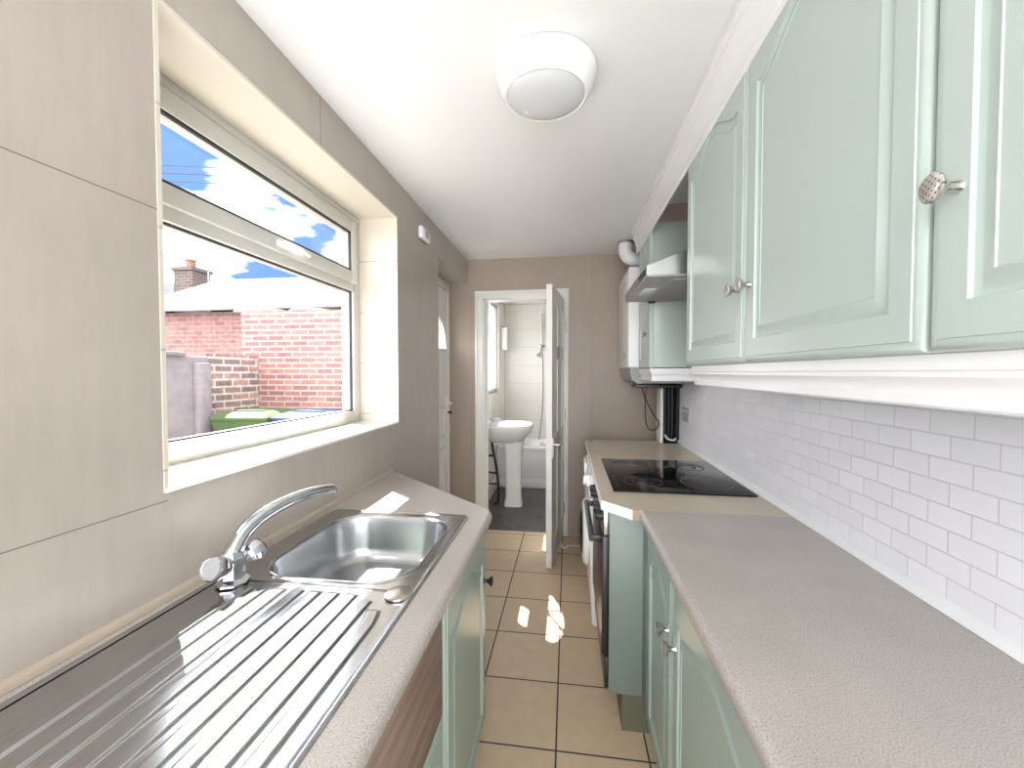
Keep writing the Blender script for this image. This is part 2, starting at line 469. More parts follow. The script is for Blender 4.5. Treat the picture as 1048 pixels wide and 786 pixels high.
def thing(name, label, cat, loc, group=None, kind=None):
    o = bpy.data.objects.new(name, None)
    o.empty_display_size = 0.05
    COL.objects.link(o)
    o.location = loc
    LOC[o.name] = Vector(loc)
    o['label'] = label; o['category'] = cat
    if group: o['group'] = group
    if kind: o['kind'] = kind
    return o

def tag(o, label, cat, group=None):
    o['label'] = label; o['category'] = cat
    if group: o['group'] = group
    return o

def struct(name, bm, mat, label, cat, parent=None, sharp=35):
    o = finish(bm, name, mat, parent, 'structure', sharp)
    if parent is None: tag(o, label, cat)
    return o

def holed_wall(bm, axis, t0, t1, us, zs, holes):
    """a wall slab between t0 and t1 on its thin axis, cut by rectangular holes (u0,u1,z0,z1)"""
    us = sorted(set(us) | {h[0] for h in holes} | {h[1] for h in holes})
    zs = sorted(set(zs) | {h[2] for h in holes} | {h[3] for h in holes})
    def solid(i, j):
        if i < 0 or j < 0 or i >= len(us) - 1 or j >= len(zs) - 1: return False
        u, z = (us[i] + us[i + 1]) / 2, (zs[j] + zs[j + 1]) / 2
        return not any(h[0] < u < h[1] and h[2] < z < h[3] for h in holes)
    cache = {}
    def V(t, u, z):
        k = (round(t, 5), round(u, 5), round(z, 5))
        if k not in cache:
            cache[k] = bm.verts.new((t, u, z) if axis == 'x' else (u, t, z))
        return cache[k]
    for i in range(len(us) - 1):
        for j in range(len(zs) - 1):
            if not solid(i, j): continue
            u0, u1, z0, z1 = us[i], us[i + 1], zs[j], zs[j + 1]
            for t in (t0, t1):
                bm.faces.new((V(t, u0, z0), V(t, u1, z0), V(t, u1, z1), V(t, u0, z1)))
            if not solid(i - 1, j): bm.faces.new((V(t0, u0, z0), V(t1, u0, z0), V(t1, u0, z1), V(t0, u0, z1)))
            if not solid(i + 1, j): bm.faces.new((V(t0, u1, z0), V(t1, u1, z0), V(t1, u1, z1), V(t0, u1, z1)))
            if not solid(i, j - 1): bm.faces.new((V(t0, u0, z0), V(t1, u0, z0), V(t1, u1, z0), V(t0, u1, z0)))
            if not solid(i, j + 1): bm.faces.new((V(t0, u0, z1), V(t1, u0, z1), V(t1, u1, z1), V(t0, u1, z1)))

# ================================================================== THE ROOM
XL, XR, YB, ZC = -0.875, 0.80, 3.53, 2.385
YN = -1.0           # unseen end behind the camera, left open so sky light fills the room
WY0, WY1, WZ0, WZ1 = 0.783, 2.04, 1.137, 2.205      # window opening
XO = -1.165                                           # outer face of the left wall
DY0, DZ1 = 2.72, 2.185                               # side door recess

b = BM(); bx(b, -1.2, 0.9, YN, 3.565, -0.12, 0.0)
struct('floor', b, 'floor', 'square beige floor tiles with dark joints between the kitchen units', 'floor')
b = BM(); bx(b, -1.2, 0.9, YN, 3.63, ZC, ZC + 0.16)
struct('ceiling', b, 'ceiling', 'plain white painted kitchen ceiling', 'ceiling')

b = BM()
holed_wall(b, 'x', XO, XL, [YN, YB], [-0.12, ZC], [(WY0, WY1, WZ0, WZ1), (DY0, YB + 0.001, -0.01, DZ1)])
struct('wall_left', b, 'wall_left', 'beige tiled wall around the window over the sink', 'wall')
b = BM(); bx(b, XR, XR + 0.12, YN, 3.63, -0.12, ZC)
struct('wall_right', b, 'wall_back', 'beige wall behind the green wall cabinets', 'wall')
b = BM(); bx(b, XR - 0.006, XR + 0.001, YN, 3.18, 0.895, 1.43)
struct('trim_1', b, 'splash', 'white brick-shaped splashback tiles above the right worktop', 'splashback')
DX0, DX1, DZT = -0.737, -0.060, 2.045               # bathroom doorway
b = BM()
holed_wall(b, 'y', YB, YB + 0.10, [-1.165, XR + 0.12], [-0.12, ZC], [(DX0, DX1, -0.001, DZT)])
struct('wall_back', b, 'wall_back', 'beige end wall with the bathroom doorway', 'wall')

# cream tiled window reveal (thin tiles on jambs and soffit) and white sill
b = BM()
bx(b, -1.085, XL + 0.002, WY1 - 0.008, WY1 + 0.002, WZ0, WZ1)
bx(b, -1.085, XL + 0.002, WY0 - 0.002, WY0 + 0.008, WZ0, WZ1)
bx(b, -1.085, XL + 0.002, WY0, WY1, WZ1 - 0.008, WZ1 + 0.002)
struct('trim_2', b, 'reveal', 'cream tiles lining the top and sides of the window recess', 'window reveal')
b = BM(); bx(b, -1.085, XL + 0.006, WY0 + 0.001, WY1 - 0.001, WZ0 - 0.002, WZ0 + 0.010, 0.003)
struct('trim_3', b, 'sill', 'white window sill above the tap', 'window sill')
# skirting in bathroom / beige strip between left wall and worktop / white bead along splashback
b = BM(); prism(b, [(XL, 0.901), (XL + 0.012, 0.901), (XL + 0.009, 0.911), (XL, 0.917)], 'y', -0.6, 1.955)
struct('trim_4', b, 'beige_trim', 'beige sealing strip where the left worktop meets the wall', 'sealing strip')
b = BM(); prism(b, [(XR - 0.006, 0.901), (XR - 0.026, 0.901), (XR - 0.022, 0.909), (XR - 0.012, 0.919), (XR - 0.006, 0.922)], 'y', YN, 3.09)
struct('trim_5', b, 'seal', 'white sealing bead along the foot of the splashback tiles', 'sealing strip')

# ------------------------------------------------------------------ window 1
def bar_frame(bm, x0, x1, y0, y1, z0, z1, w, bev=0.004):
    bx(bm, x0, x1, y0, y0 + w, z0, z1, bev); bx(bm, x0, x1, y1 - w, y1, z0, z1, bev)
    bx(bm, x0, x1, y0 + w - 0.004, y1 - w + 0.004, z0, z0 + w, bev); bx(bm, x0, x1, y0 + w - 0.004, y1 - w + 0.004, z1 - w, z1, bev)

win = thing('window_1', 'white plastic window over the sink with narrow opening top light', 'window', (-1.11, 1.41, WZ0 + 0.01), kind='structure')
fx0, fx1 = -1.15, -1.08
ZT0, ZT1 = 1.812, 1.872                 # transom
b = BM()
bar_frame(b, fx0, fx1, WY0 + 0.006, WY1 - 0.006, WZ0 + 0.008, WZ1 - 0.006, 0.062, 0.006)
bx(b, fx0, fx1, WY0 + 0.05, WY1 - 0.05, ZT0, ZT1, 0.006)
bx(b, fx1 - 0.008, fx1 + 0.004, WY0 + 0.006, WY1 - 0.006, WZ1 - 0.034, WZ1 - 0.007, 0.003)
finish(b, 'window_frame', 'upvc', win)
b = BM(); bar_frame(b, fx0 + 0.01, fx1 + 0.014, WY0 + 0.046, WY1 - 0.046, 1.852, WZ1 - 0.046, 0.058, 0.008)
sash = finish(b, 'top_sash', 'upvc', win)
def beads(bm, y0, y1, z0, z1, x):
    bar_frame(bm, x - 0.012, x, y0, y1, z0, z1, 0.011, 0)
b = BM(); beads(b, WY0 + 0.062, WY1 - 0.062, WZ0 + 0.064, ZT0 + 0.006, fx1 - 0.012)
finish(b, 'gasket', 'gasket', win)
b = BM(); beads(b, WY0 + 0.100, WY1 - 0.100, 1.906, WZ1 - 0.100, fx1 + 0.008)
finish(b, 'gasket', 'gasket', sash)
b = BM(); bx(b, -1.125, -1.119, WY0 + 0.06, WY1 - 0.06, WZ0 + 0.06, ZT0 + 0.01)
finish(b, 'pane', 'glass', win)
b = BM(); bx(b, -1.113, -1.107, WY0 + 0.098, WY1 - 0.098, 1.904, WZ1 - 0.098)
finish(b, 'pane', 'glass', sash)
b = BM()
hx = fx1 + 0.014
bx(b, hx - 0.002, hx + 0.010, 1.395, 1.465, 1.868, 1.892, 0.004)
lathe(b, [(0.011, 0), (0.011, 0.018), (0.008, 0.024)], (hx, 1.43, 1.880), (1, 0, 0), 14)
tube(b, [(hx + 0.018, 1.42, 1.882), (hx + 0.026, 1.46, 1.884), (hx + 0.030, 1.51, 1.878), (hx + 0.026, 1.555, 1.872)], [0.008, 0.0085, 0.008, 0.006], 10, 4)
finish(b, 'handle', 'white', sash)

# ------------------------------------------------------------------ door 1: white plastic side door in the recess
d1 = thing('door_1', 'white plastic side door with arched fanlight in the left recess', 'door', (-1.06, 3.12, 0), kind='structure')
b = BM()
ox = -1.03
bx(b, ox - 0.07, ox, 2.73, 2.79, 0, 2.175, 0.004); bx(b, ox - 0.07, ox, 3.46, 3.525, 0, 2.175, 0.004)
bx(b, ox - 0.07, ox, 2.786, 3.464, 2.105, 2.175, 0.004)
finish(b, 'door_frame', 'upvc_door', d1)
b = BM()
FAN_Y, FAN_Z, FAN_R = 3.125, 1.60, 0.255
# leaf: slab built round a half-round fanlight and a small square light below
def leaf_with_lights(bm, x0, x1, y0, y1, z0, z1):
    n = 24
    arc = [(FAN_Y - FAN_R * math.cos(PI * i / n), FAN_Z + FAN_R * math.sin(PI * i / n)) for i in range(n + 1)]
    def both(quads):
        for q in quads:
            prism(bm, q, 'x', x0, x1)
    both([[(y0, z1), (arc[i][0], z1), (arc[i][0], arc[i][1]), (y0, arc[i][1])] for i in ()])
    for i in range(n):
        a, c = arc[i], arc[i + 1]
        prism(bm, [(a[0], a[1]), (c[0], c[1]), (c[0], z1), (a[0], z1)], 'x', x0, x1)
    both([[(y0, FAN_Z), (FAN_Y - FAN_R, FAN_Z), (FAN_Y - FAN_R, z1), (y0, z1)],
          [(FAN_Y + FAN_R, FAN_Z), (y1, FAN_Z), (y1, z1), (FAN_Y + FAN_R, z1)]])
    hy0, hy1, hz0, hz1 = 2.875, 3.075, 1.33, 1.50
    both([[(y0, hz1), (y1, hz1), (y1, FAN_Z), (y0, FAN_Z)],
          [(y0, hz0), (hy0, hz0), (hy0, hz1), (y0, hz1)],
          [(hy1, hz0), (y1, hz0), (y1, hz1), (hy1, hz1)],
          [(y0, z0), (y1, z0), (y1, hz0), (y0, hz0)]])
lx0, lx1 = -1.085, -1.035
leaf_with_lights(b, lx0, lx1, 2.79, 3.46, 0.02, 2.10)
# raised mouldings round the panels
for z0, z1 in ((0.25, 0.78), (0.86, 1.12)):
    bar_frame(b, lx1 - 0.002, lx1 + 0.008, 2.89, 3.36, z0, z1, 0.022, 0.003)
leaf = finish(b, 'door_leaf', 'upvc_door', d1)
b = BM()
n = 24
for r0, r1 in ((FAN_R - 0.002, FAN_R + 0.022),):
    for i in range(n):
        a0, a1 = PI * i / n, PI * (i + 1) / n
        q = [(FAN_Y - r * math.cos(a), FAN_Z + r * math.sin(a)) for r, a in ((r0, a0), (r1, a0), (r1, a1), (r0, a1))]
        prism(b, q, 'x', lx1, lx1 + 0.012)
bx(b, lx1, lx1 + 0.012, FAN_Y - FAN_R - 0.02, FAN_Y + FAN_R + 0.02, FAN_Z - 0.022, FAN_Z + 0.002, 0.003)
for a in (60, 120):
    a = math.radians(a)
    tube(b, [(lx1, FAN_Y - 0.0 * math.cos(a), FAN_Z), (lx1, FAN_Y - FAN_R * math.cos(a), FAN_Z + FAN_R * math.sin(a))], 0.009, 8)
finish(b, 'fanlight_surround', 'white', leaf)
b = BM()
pts = [(FAN_Y - FAN_R, FAN_Z)] + [(FAN_Y - FAN_R * math.cos(PI * i / n), FAN_Z + FAN_R * math.sin(PI * i / n)) for i in range(1, n)] + [(FAN_Y + FAN_R, FAN_Z)]
prism(b, pts, 'x', -1.063, -1.057)
bx(b, -1.063, -1.057, 2.87, 3.08, 1.325, 1.505)
finish(b, 'pane', 'glass', leaf)
b = BM()
bx(b, lx1, lx1 + 0.012, 3.395, 3.425, 0.98, 1.20, 0.004)
tube(b, [(lx1 + 0.01, 3.41, 1.14), (lx1 + 0.05, 3.41, 1.14), (lx1 + 0.055, 3.39, 1.14), (lx1 + 0.055, 3.30, 1.138)], 0.010, 10)
finish(b, 'handle', 'white', leaf)
b = BM(); cyl(b, (lx1 + 0.012, 3.41, 1.06), (lx1 + 0.035, 3.41, 1.06), 0.006); bx(b, lx1 + 0.03, lx1 + 0.05, 3.405, 3.415, 1.045, 1.075, 0.003)
finish(b, 'key', 'black', leaf)

# ------------------------------------------------------------------ bathroom door: architrave, lining and open leaf
b = BM()
AW = 0.068
def architrave(bm, yf):
    # moulded section run up the jambs and across the head
    for xa, xb in ((DX0 - AW, DX0 + 0.006), (DX1 - 0.006, DX1 + AW)):
        bx(bm, xa, xb, yf - 0.016, yf, 0, DZT + AW, 0.004)
    bx(bm, DX0 - AW, DX1 + AW, yf - 0.0165, yf, DZT - 0.006, DZT + AW, 0.004)
    for xa, xb in ((DX0 - AW + 0.004, DX0 - AW + 0.026), (DX1 + AW - 0.026, DX1 + AW - 0.004)):
        bx(bm, xa, xb, yf - 0.025, yf - 0.012, 0, DZT + AW - 0.004, 0.004)
    bx(bm, DX0 - AW + 0.004, DX1 + AW - 0.004, yf - 0.0255, yf - 0.012, DZT + AW - 0.026, DZT + AW - 0.004, 0.004)
architrave(b, YB)
bx(b, DX0, DX0 + 0.018, YB - 0.002, YB + 0.10, 0, DZT, 0.002)
bx(b, DX1 - 0.018, DX1, YB - 0.002, YB + 0.10, 0, DZT, 0.002)
bx(b, DX0, DX1, YB - 0.002, YB + 0.10, DZT - 0.018, DZT, 0.002)
bx(b, DX0 + 0.018, DX0 + 0.032, YB + 0.045, YB + 0.10, 0, DZT - 0.018, 0.002)
struct('trim_6', b, 'white_wood', 'white moulded architrave and lining of the bathroom doorway', 'door frame')

hinge = Vector((-0.072, 3.512, 0)); free = Vector((-0.150, 2.888, 0))
dirv = (free - hinge).normalized(); nrm = Vector((-dirv.y, dirv.x, 0))       # nrm points to +x side
if nrm.x < 0: nrm = -nrm
L2 = (free - hinge).length
d2 = thing('door_2', 'white panelled bathroom door standing open into the kitchen', 'door', tuple(hinge), kind='structure')
def dl(u, v, z):
    p = hinge + dirv * u + nrm * v
    return (p.x, p.y, z)
def obox(bm, u0, u1, v0, v1, z0, z1):
    P = [bm.verts.new(dl(u, v, z)) for u in (u0, u1) for v in (v0, v1) for z in (z0, z1)]
    for f in [(0, 1, 3, 2), (4, 6, 7, 5), (0, 4, 5, 1), (2, 3, 7, 6), (0, 2, 6, 4), (1, 5, 7, 3)]:
        bm.faces.new([P[i] for i in f])
b = BM(); T2 = 0.042
obox(b, 0, L2, 0.005, T2 - 0.005, 0.014, 2.018)
for v0, v1 in ((0, 0.006), (T2 - 0.006, T2)):
    obox(b, 0, 0.10, v0, v1, 0.014, 2.018); obox(b, L2 - 0.10, L2, v0, v1, 0.014, 2.018)
    for z0, z1 in ((0.014, 0.20), (0.84, 0.96), (1.50, 1.60), (1.90, 2.018)):
        obox(b, 0.10, L2 - 0.10, v0, v1, z0, z1)
    obox(b, L2 / 2 - 0.05, L2 / 2 + 0.05, v0, v1, 0.20, 1.90)
lf2 = finish(b, 'door_leaf', 'white_wood', d2)
for s in (-1, 1):
    b = BM()
    v = T2 if s > 0 else 0.0
    zc = 0.865; uu = L2 - 0.055
    obox(b, uu - 0.022, uu + 0.022, v + (0 if s > 0 else -0.006), v + (0.006 if s > 0 else 0), zc - 0.07, zc + 0.07)
    tube(b, [dl(uu, v + s * 0.004, zc + 0.02), dl(uu, v + s * 0.045, zc + 0.02), dl(uu - 0.02, v + s * 0.052, zc + 0.02), dl(uu - 0.10, v + s * 0.052, zc + 0.018)], [0.009, 0.009, 0.009, 0.007], 10)
    finish(b, 'door_handle', 'nickel', lf2)
for z in (0.25, 1.05, 1.78):
    b = BM(); tube(b, [dl(-0.004, T2 + 0.004, z - 0.045), dl(-0.004, T2 + 0.004, z + 0.045)], 0.008, 10)
    obox(b, 0, 0.03, T2 - 0.001, T2 + 0.002, z - 0.045, z + 0.045)
    finish(b, 'hinge', 'nickel', d2)

# ================================================================== BATHROOM SHELL
BX0, BX1, BY0, BY1, BZ = -0.865, 0.95, 3.63, 5.65, 2.34
b = BM(); bx(b, -1.2, 1.05, 3.565, 5.75, -0.12, 0.0)
struct('floor_bathroom', b, 'bath_floor', 'dark grey bathroom floor beyond the doorway', 'floor')
b = BM(); bx(b, -1.2, 1.05, 3.63, 5.75, BZ, BZ + 0.2)
struct('ceiling_bathroom', b, 'ceiling', 'white ceiling of the bathroom', 'ceiling')
BW = (3.70, 5.14, 1.16, 2.24)
b = BM(); holed_wall(b, 'x', XO, BX0, [3.63, 5.75], [-0.12, BZ], [BW])
struct('wall_bathroom_left', b, 'bath_wall_side', 'cream tiled bathroom wall with the bright frosted window', 'wall')
b = BM(); bx(b, BX1, BX1 + 0.1, 3.63, 5.75, -0.12, BZ)
struct('wall_bathroom_right', b, 'bath_wall_side', 'cream tiled right wall of the bathroom', 'wall')
b = BM(); bx(b, BX0, BX1, BY1, BY1 + 0.1, -0.12, BZ)
struct('wall_bathroom_back', b, 'bath_wall', 'cream tiled end wall above the bath', 'wall')
b = BM(); bx(b, BX0, BX0 + 0.016, 3.64, 4.92, 0, 0.15, 0.004)
struct('baseboard_bathroom', b, 'white_wood', 'white skirting board along the bathroom left wall', 'skirting')
w2 = thing('window_2', 'bright frosted window in the bathroom left wall', 'window', (-1.1, 4.6, BW[2]), kind='structure')
b = BM(); bar_frame(b, -0.945, -0.885, BW[0] + 0.002, BW[1] - 0.002, BW[2] + 0.002, BW[3] - 0.002, 0.045, 0.004)
finish(b, 'window_frame', 'upvc', w2)
b = BM(); bx(b, -0.918, -0.912, BW[0] + 0.05, BW[1] - 0.05, BW[2] + 0.05, BW[3] - 0.05)
finish(b, 'pane', 'frosted', w2)

# ================================================================== CABINET DOORS
def cathedral(w, h, t, mapf, bm, arch=True, mx=0.058, mz=0.062, rise=0.075, top=0.062):
    """panelled door: bullnose edge, routed groove and raised field with an arched top; mapf(u,v,d) -> world"""
    x0, x1, z0 = mx, w - mx, mz
    zs = h - top - (rise if arch else 0)
    c, hw = w / 2, (x1 - x0) / 2
    nb, ns, na = 6, 6, 32
    pts, rect = [], []
    for i in range(nb):
        s = i / nb; pts.append((x0 + (x1 - x0) * s, z0)); rect.append((s, 0))
    for i in range(ns):
        s = i / ns; pts.append((x1, z0 + (zs - z0) * s)); rect.append((1, s))
    for i in range(na + 1):
        s = i / na
        if arch:
            q = 1 - 2 * s                      # +1 right .. -1 left
            k = min(1, abs(q) / 0.90)
            rz = rise * (0.5 + 0.5 * math.cos(PI * k)) ** 0.85
            pts.append((c + hw * q, zs + rz))
        else:
            pts.append((x1 + (x0 - x1) * s, zs))
        rect.append((1 - s, 1))
    for i in range(1, ns):
        s = 1 - i / ns; pts.append((x0, z0 + (zs - z0) * s)); rect.append((0, s))
    n = len(pts)
    def inset(dist):
        out = []
        for i in range(n):
            p0, p, p1 = Vector(pts[i - 1]), Vector(pts[i]), Vector(pts[(i + 1) % n])
            e0, e1 = (p - p0).normalized(), (p1 - p).normalized()
            n0, n1 = Vector((-e0.y, e0.x)), Vector((-e1.y, e1.x))
            m = (n0 + n1)
            m = m / max(0.6, m.dot(n0) if m.length > 1e-6 else 1)
            q = p + m * dist
            out.append((q.x, q.y))
        return out
    def rc(ins):
        return [(ins + (w - 2 * ins) * a, ins + (h - 2 * ins) * c_) for a, c_ in rect]
    R = []
    for ins, d in ((0.0, 0.0), (0.0, t - 0.011), (0.002, t - 0.0065), (0.006, t - 0.003), (0.011, t - 0.0016), (0.0165, t - 0.0022), (0.0175, t)):
        R.append([mapf(u, v, d) for u, v in rc(ins)])
    for s, d in ((0.0, t), (0.0015, t - 0.006), (0.008, t - 0.0078), (0.012, t - 0.0073), (0.027, t - 0.002), (0.030, t - 0.0012), (0.0315, t - 0.003)):
        R.append([mapf(u, v, d) for u, v in inset(s)])
    loops(bm, R, True, True, True)

def knob(bm, p, axis, r=0.0185, L=0.033):
    lathe(bm, [(0.0085, 0), (0.0075, 0.003), (0.0065, 0.010), (0.0070, L * 0.45), (r * 0.62, L * 0.62), (r * 0.92, L * 0.80), (r, L * 0.88), (r, L * 0.93), (r * 0.90, L * 0.985), (r * 0.60, L * 1.02), (0.001, L * 1.03)], p, axis, 24)

def right_door(parent, xf, y0, y1, z0, z1, t=0.020, knob_at=None, mat='green', kmat='nickel_dimpled', **kw):
    """door whose front looks to -x; xf = front face"""
    b = BM()
    cathedral(y1 - y0 - 0.003, z1 - z0, t, lambda u, v, d: (xf + t - d, y0 + 0.0015 + u, z0 + v), b, **kw)
    o = finish(b, 'door', mat, parent, sharp=28)
    if knob_at:
        b = BM(); knob(b, (xf, knob_at[0], knob_at[1]), (-1, 0, 0))
        finish(b, 'knob', kmat, o)
    return o

def carcass(bm, x0, x1, y0, y1, z0, z1, t=0.016, open_top=False):
    bx(bm, x0, x1, y0, y0 + t, z0, z1, 0.001); bx(bm, x0, x1, y1 - t, y1, z0, z1, 0.001)
    bx(bm, x0, x1, y0 + t, y1 - t, z0, z0 + t)
    if not open_top: bx(bm, x0, x1, y0 + t, y1 - t, z1 - t, z1)

# ------------------------------------------------------------------ wall cabinets on the right
XD = 0.478           # front face of the wall cabinet doors
ZB, ZTOP = 1.427, 2.285
b = None
def wall_cab(label, y0, y1, doors):
    th = thing('wall_cabinet', label, 'cabinet', (0.64, (y0 + y1) / 2, ZB))
    bm = BM(); carcass(bm, XD + 0.021, XR - 0.008, y0, y1, ZB + 0.004, ZTOP - 0.004)
    bx(bm, XR - 0.016, XR - 0.008, y0 + 0.016, y1 - 0.016, ZB + 0.02, ZTOP - 0.02)
    finish(bm, 'carcass', 'green', th)
    for (a, c, k) in doors:
        right_door(th, XD, a, c, ZB, ZTOP, knob_at=k)
    return th
wall_cab('green wall cabinet nearest the camera cut off by the right edge', 0.03, 0.628, [(0.03, 0.628, (0.583, 1.630))])
wall_cab('double-door green wall cabinet between nearest cabinet and cooker hood', 0.632, 1.772, [(0.632, 1.207, (1.172, 1.634)), (1.207, 1.772, (1.246, 1.634))])
wall_cab('narrow green wall cabinet beyond the cooker hood beside the boiler', 2.52, 2.90, [(2.52, 2.90, (2.56, 1.632))])

# dimpled knob face on the closest knob: small dots
# ------------------------------------------------------------------ cornice along the ceiling and light pelmets
crown = [(0.500, 2.222), (0.470, 2.222), (0.470, 2.238), (0.462, 2.242), (0.462, 2.258), (0.4615, 2.285), (0.454, 2.312), (0.444, 2.330), (0.438, 2.336), (0.438, 2.350), (0.428, 2.356), (0.428, ZC - 0.002), (0.500, ZC - 0.002)]
crown = [(x + 0.012, z) for x, z in crown]
crown[0] = (XD - 0.0005, 2.222); crown[-1] = (XD - 0.0005, ZC - 0.002)
b = BM(); prism(b, crown, 'y', -0.6, 3.0)
tag(finish(b, 'cornice', 'white'), 'white moulded cornice along the ceiling above the green wall cabinets', 'cornice')
def pelmet_prof(x, z0=1.350, z1=1.4255):
    return [(x + 0.030, z0), (x + 0.004, z0), (x, z0 + 0.004), (x, z0 + 0.018), (x + 0.004, z0 + 0.022), (x + 0.004, z0 + 0.030), (x - 0.002, z0 + 0.040), (x - 0.008, z0 + 0.044), (x - 0.008, z0 + 0.052), (x - 0.012, z0 + 0.054), (x - 0.012, z1), (x + 0.030, z1)]
b = BM(); prism(b, pelmet_prof(0.510), 'y', -0.6, 1.750)
tag(finish(b, 'light_pelmet', 'white'), 'long white moulded pelmet under the two nearest green wall cabinets', 'pelmet')
b = BM(); prism(b, pelmet_prof(0.496), 'y', 2.515, 2.93)
pf = [(y, z) for y, z in [(p[0] - 0.496 + 2.505, p[1]) for p in pelmet_prof(0.496)]]
prism(b, pf, 'x', 0.49, XR - 0.01)
tag(finish(b, 'light_pelmet', 'white'), 'short white pelmet under the far cabinet next to the boiler', 'pelmet')

b = BM(); bx(b, 0.492, XR - 0.002, 2.524, 2.90, ZTOP - 0.003, ZC - 0.001)
struct('trim_7', b, 'wall_back', 'beige filler between the far green wall cabinet and the ceiling', 'filler panel')

# ------------------------------------------------------------------ cooker hood
hd = thing('cooker_hood', 'stainless steel cooker hood above the black hob', 'cooker hood', (0.57, 2.15, 1.815))
HY0, HY1, HX0, HX1 = 1.84, 2.50, 0.335, XR - 0.008
b = BM()
prism(b, [(HX0, 1.822), (HX0, 1.862), (HX0 + 0.02, 1.868), (HX1 - 0.12, 1.985), (HX1 - 0.12, 2.0), (HX1, 2.0), (HX1, 1.822)], 'y', HY0, HY1)
finish(b, 'hood_body', 'steel_hood', hd)
b = BM()
bx(b, HX0 + 0.003, HX1 - 0.002, HY0 + 0.003, HY1 - 0.003, 1.814, 1.8235, 0.002)
finish(b, 'underside_panel', 'grey_plastic', hd)
b = BM(); bx(b, 0.46, 0.74, HY0 + 0.06, HY1 - 0.06, 1.8085, 1.8150, 0.002)
finish(b, 'grease_filter', 'mesh', hd)
b = BM(); bx(b, 0.372, 0.430, 2.10, 2.24, 1.8095, 1.8150, 0.002)
finish(b, 'lamp_lens', 'white', hd)
b = BM(); bx(b, HX0 - 0.003, HX0 + 0.002, 1.87, 2.02, 1.832, 1.852, 0.001)
for k in range(4): bx(b, HX0 - 0.007, HX0 - 0.002, 1.885 + k * 0.035, 1.900 + k * 0.035, 1.836, 1.848, 0.001)
finish(b, 'switch_panel', 'black', hd)
b = BM(); bx(b, 0.46, 0.50, 2.462, 2.494, 1.803, 1.8145, 0.003)
finish(b, 'filter_catch', 'black', hd)

# ------------------------------------------------------------------ boiler and flue
bo = thing('boiler', 'white wall-hung boiler with grey base in the far right corner', 'boiler', (0.6, 3.2, 1.32))
b = BM(); bx(b, 0.415, XR - 0.005, 2.945, 3.50, 1.435, 2.135, 0.012, 3)
bod = finish(b, 'casing', 'appliance', bo)
b = BM()
prism(b, [(0.432, 1.436), (0.432, 1.40), (0.445, 1.35), (0.480, 1.325), (XR - 0.01, 1.325), (XR - 0.01, 1.436)], 'y', 2.955, 3.49)
finish(b, 'base_cover', 'grey_plastic', bo)
for z in (2.02, 1.50):
    b = BM(); bx(b, 0.411, 0.416, 3.10, 3.16, z, z + 0.04, 0.001)
    finish(b, 'badge', 'grey_plastic', bo)
fl = thing('flue_pipe', 'white flue elbow dropping from the ceiling above the boiler', 'pipe', (0.43, 3.2, 2.36))
b = BM()
arc = [(0.425, 3.2, ZC + 0.0), (0.425, 3.2, 2.335)] + [(0.425 + 0.075 * (1 - math.cos(a)), 3.2, 2.325 - 0.075 * math.sin(a)) for a in [i * PI / 16 for i in range(0, 9)]] + [(0.62, 3.2, 2.250)]
tube(b, arc, 0.050, 24)
finish(b, 'elbow', 'white', fl)
b = BM(); lathe(b, [(0.058, 0), (0.058, 0.014), (0.050, 0.016)], (0.425, 3.2, ZC - 0.0155), (0, 0, 1), 24)
finish(b, 'collar', 'grey_metal', fl)

# pipe boxing below the boiler, on the end of the worktop
px = thing('pipe_boxing', 'black open pipe boxing standing at the far end of the right worktop', 'pipe boxing', (0.72, 3.08, 0.9))
b = BM(); bx(b, 0.655, 0.672, 3.02, 3.16, 0.901, 1.29, 0.002)
finish(b, 'side_board', 'white_wood', px)
b = BM(); bx(b, 0.672, XR - 0.008, 3.13, 3.16, 0.901, 1.29); bx(b, XR - 0.03, XR - 0.008, 3.06, 3.13, 0.901, 1.29); bx(b, 0.672, XR - 0.008, 3.02, 3.13, 0.901, 0.905)
finish(b, 'back_board', 'black_matt', px)
for x, r in ((0.70, 0.010), (0.728, 0.008), (0.752, 0.008)):
    b = BM(); tube(b, [(x, 3.10, 0.906), (x, 3.10, 1.285)], r, 12)
    finish(b, 'pipe', 'black', px)
b = BM(); tube(b, [(0.695, 3.07, 0.955), (0.715, 3.06, 0.925), (0.755, 3.05, 0.918), (0.765, 3.05, 0.935)], 0.009, 10, 4)
finish(b, 'valve', 'grey_metal', px)
b = BM(); bx(b, 0.47, 0.78, 2.96, 3.14, 1.297, 1.318, 0.004)
tag(finish(b, 'pipe_rail', 'black'), 'black pipe and plate running under the boiler', 'pipe')
b = BM(); tube(b, [(0.52, 3.0, 1.30), (0.545, 3.0, 1.22), (0.60, 3.01, 1.11), (0.64, 3.02, 1.05), (0.625, 3.02, 1.0), (0.575, 3.01, 1.00), (0.55, 3.0, 1.06), (0.545, 3.0, 1.17), (0.55, 3.0, 1.30)], 0.0045, 8, 6)
tag(finish(b, 'looped_cable', 'cable_dark'), 'thin dark cable hanging in a loop under the boiler', 'cable')

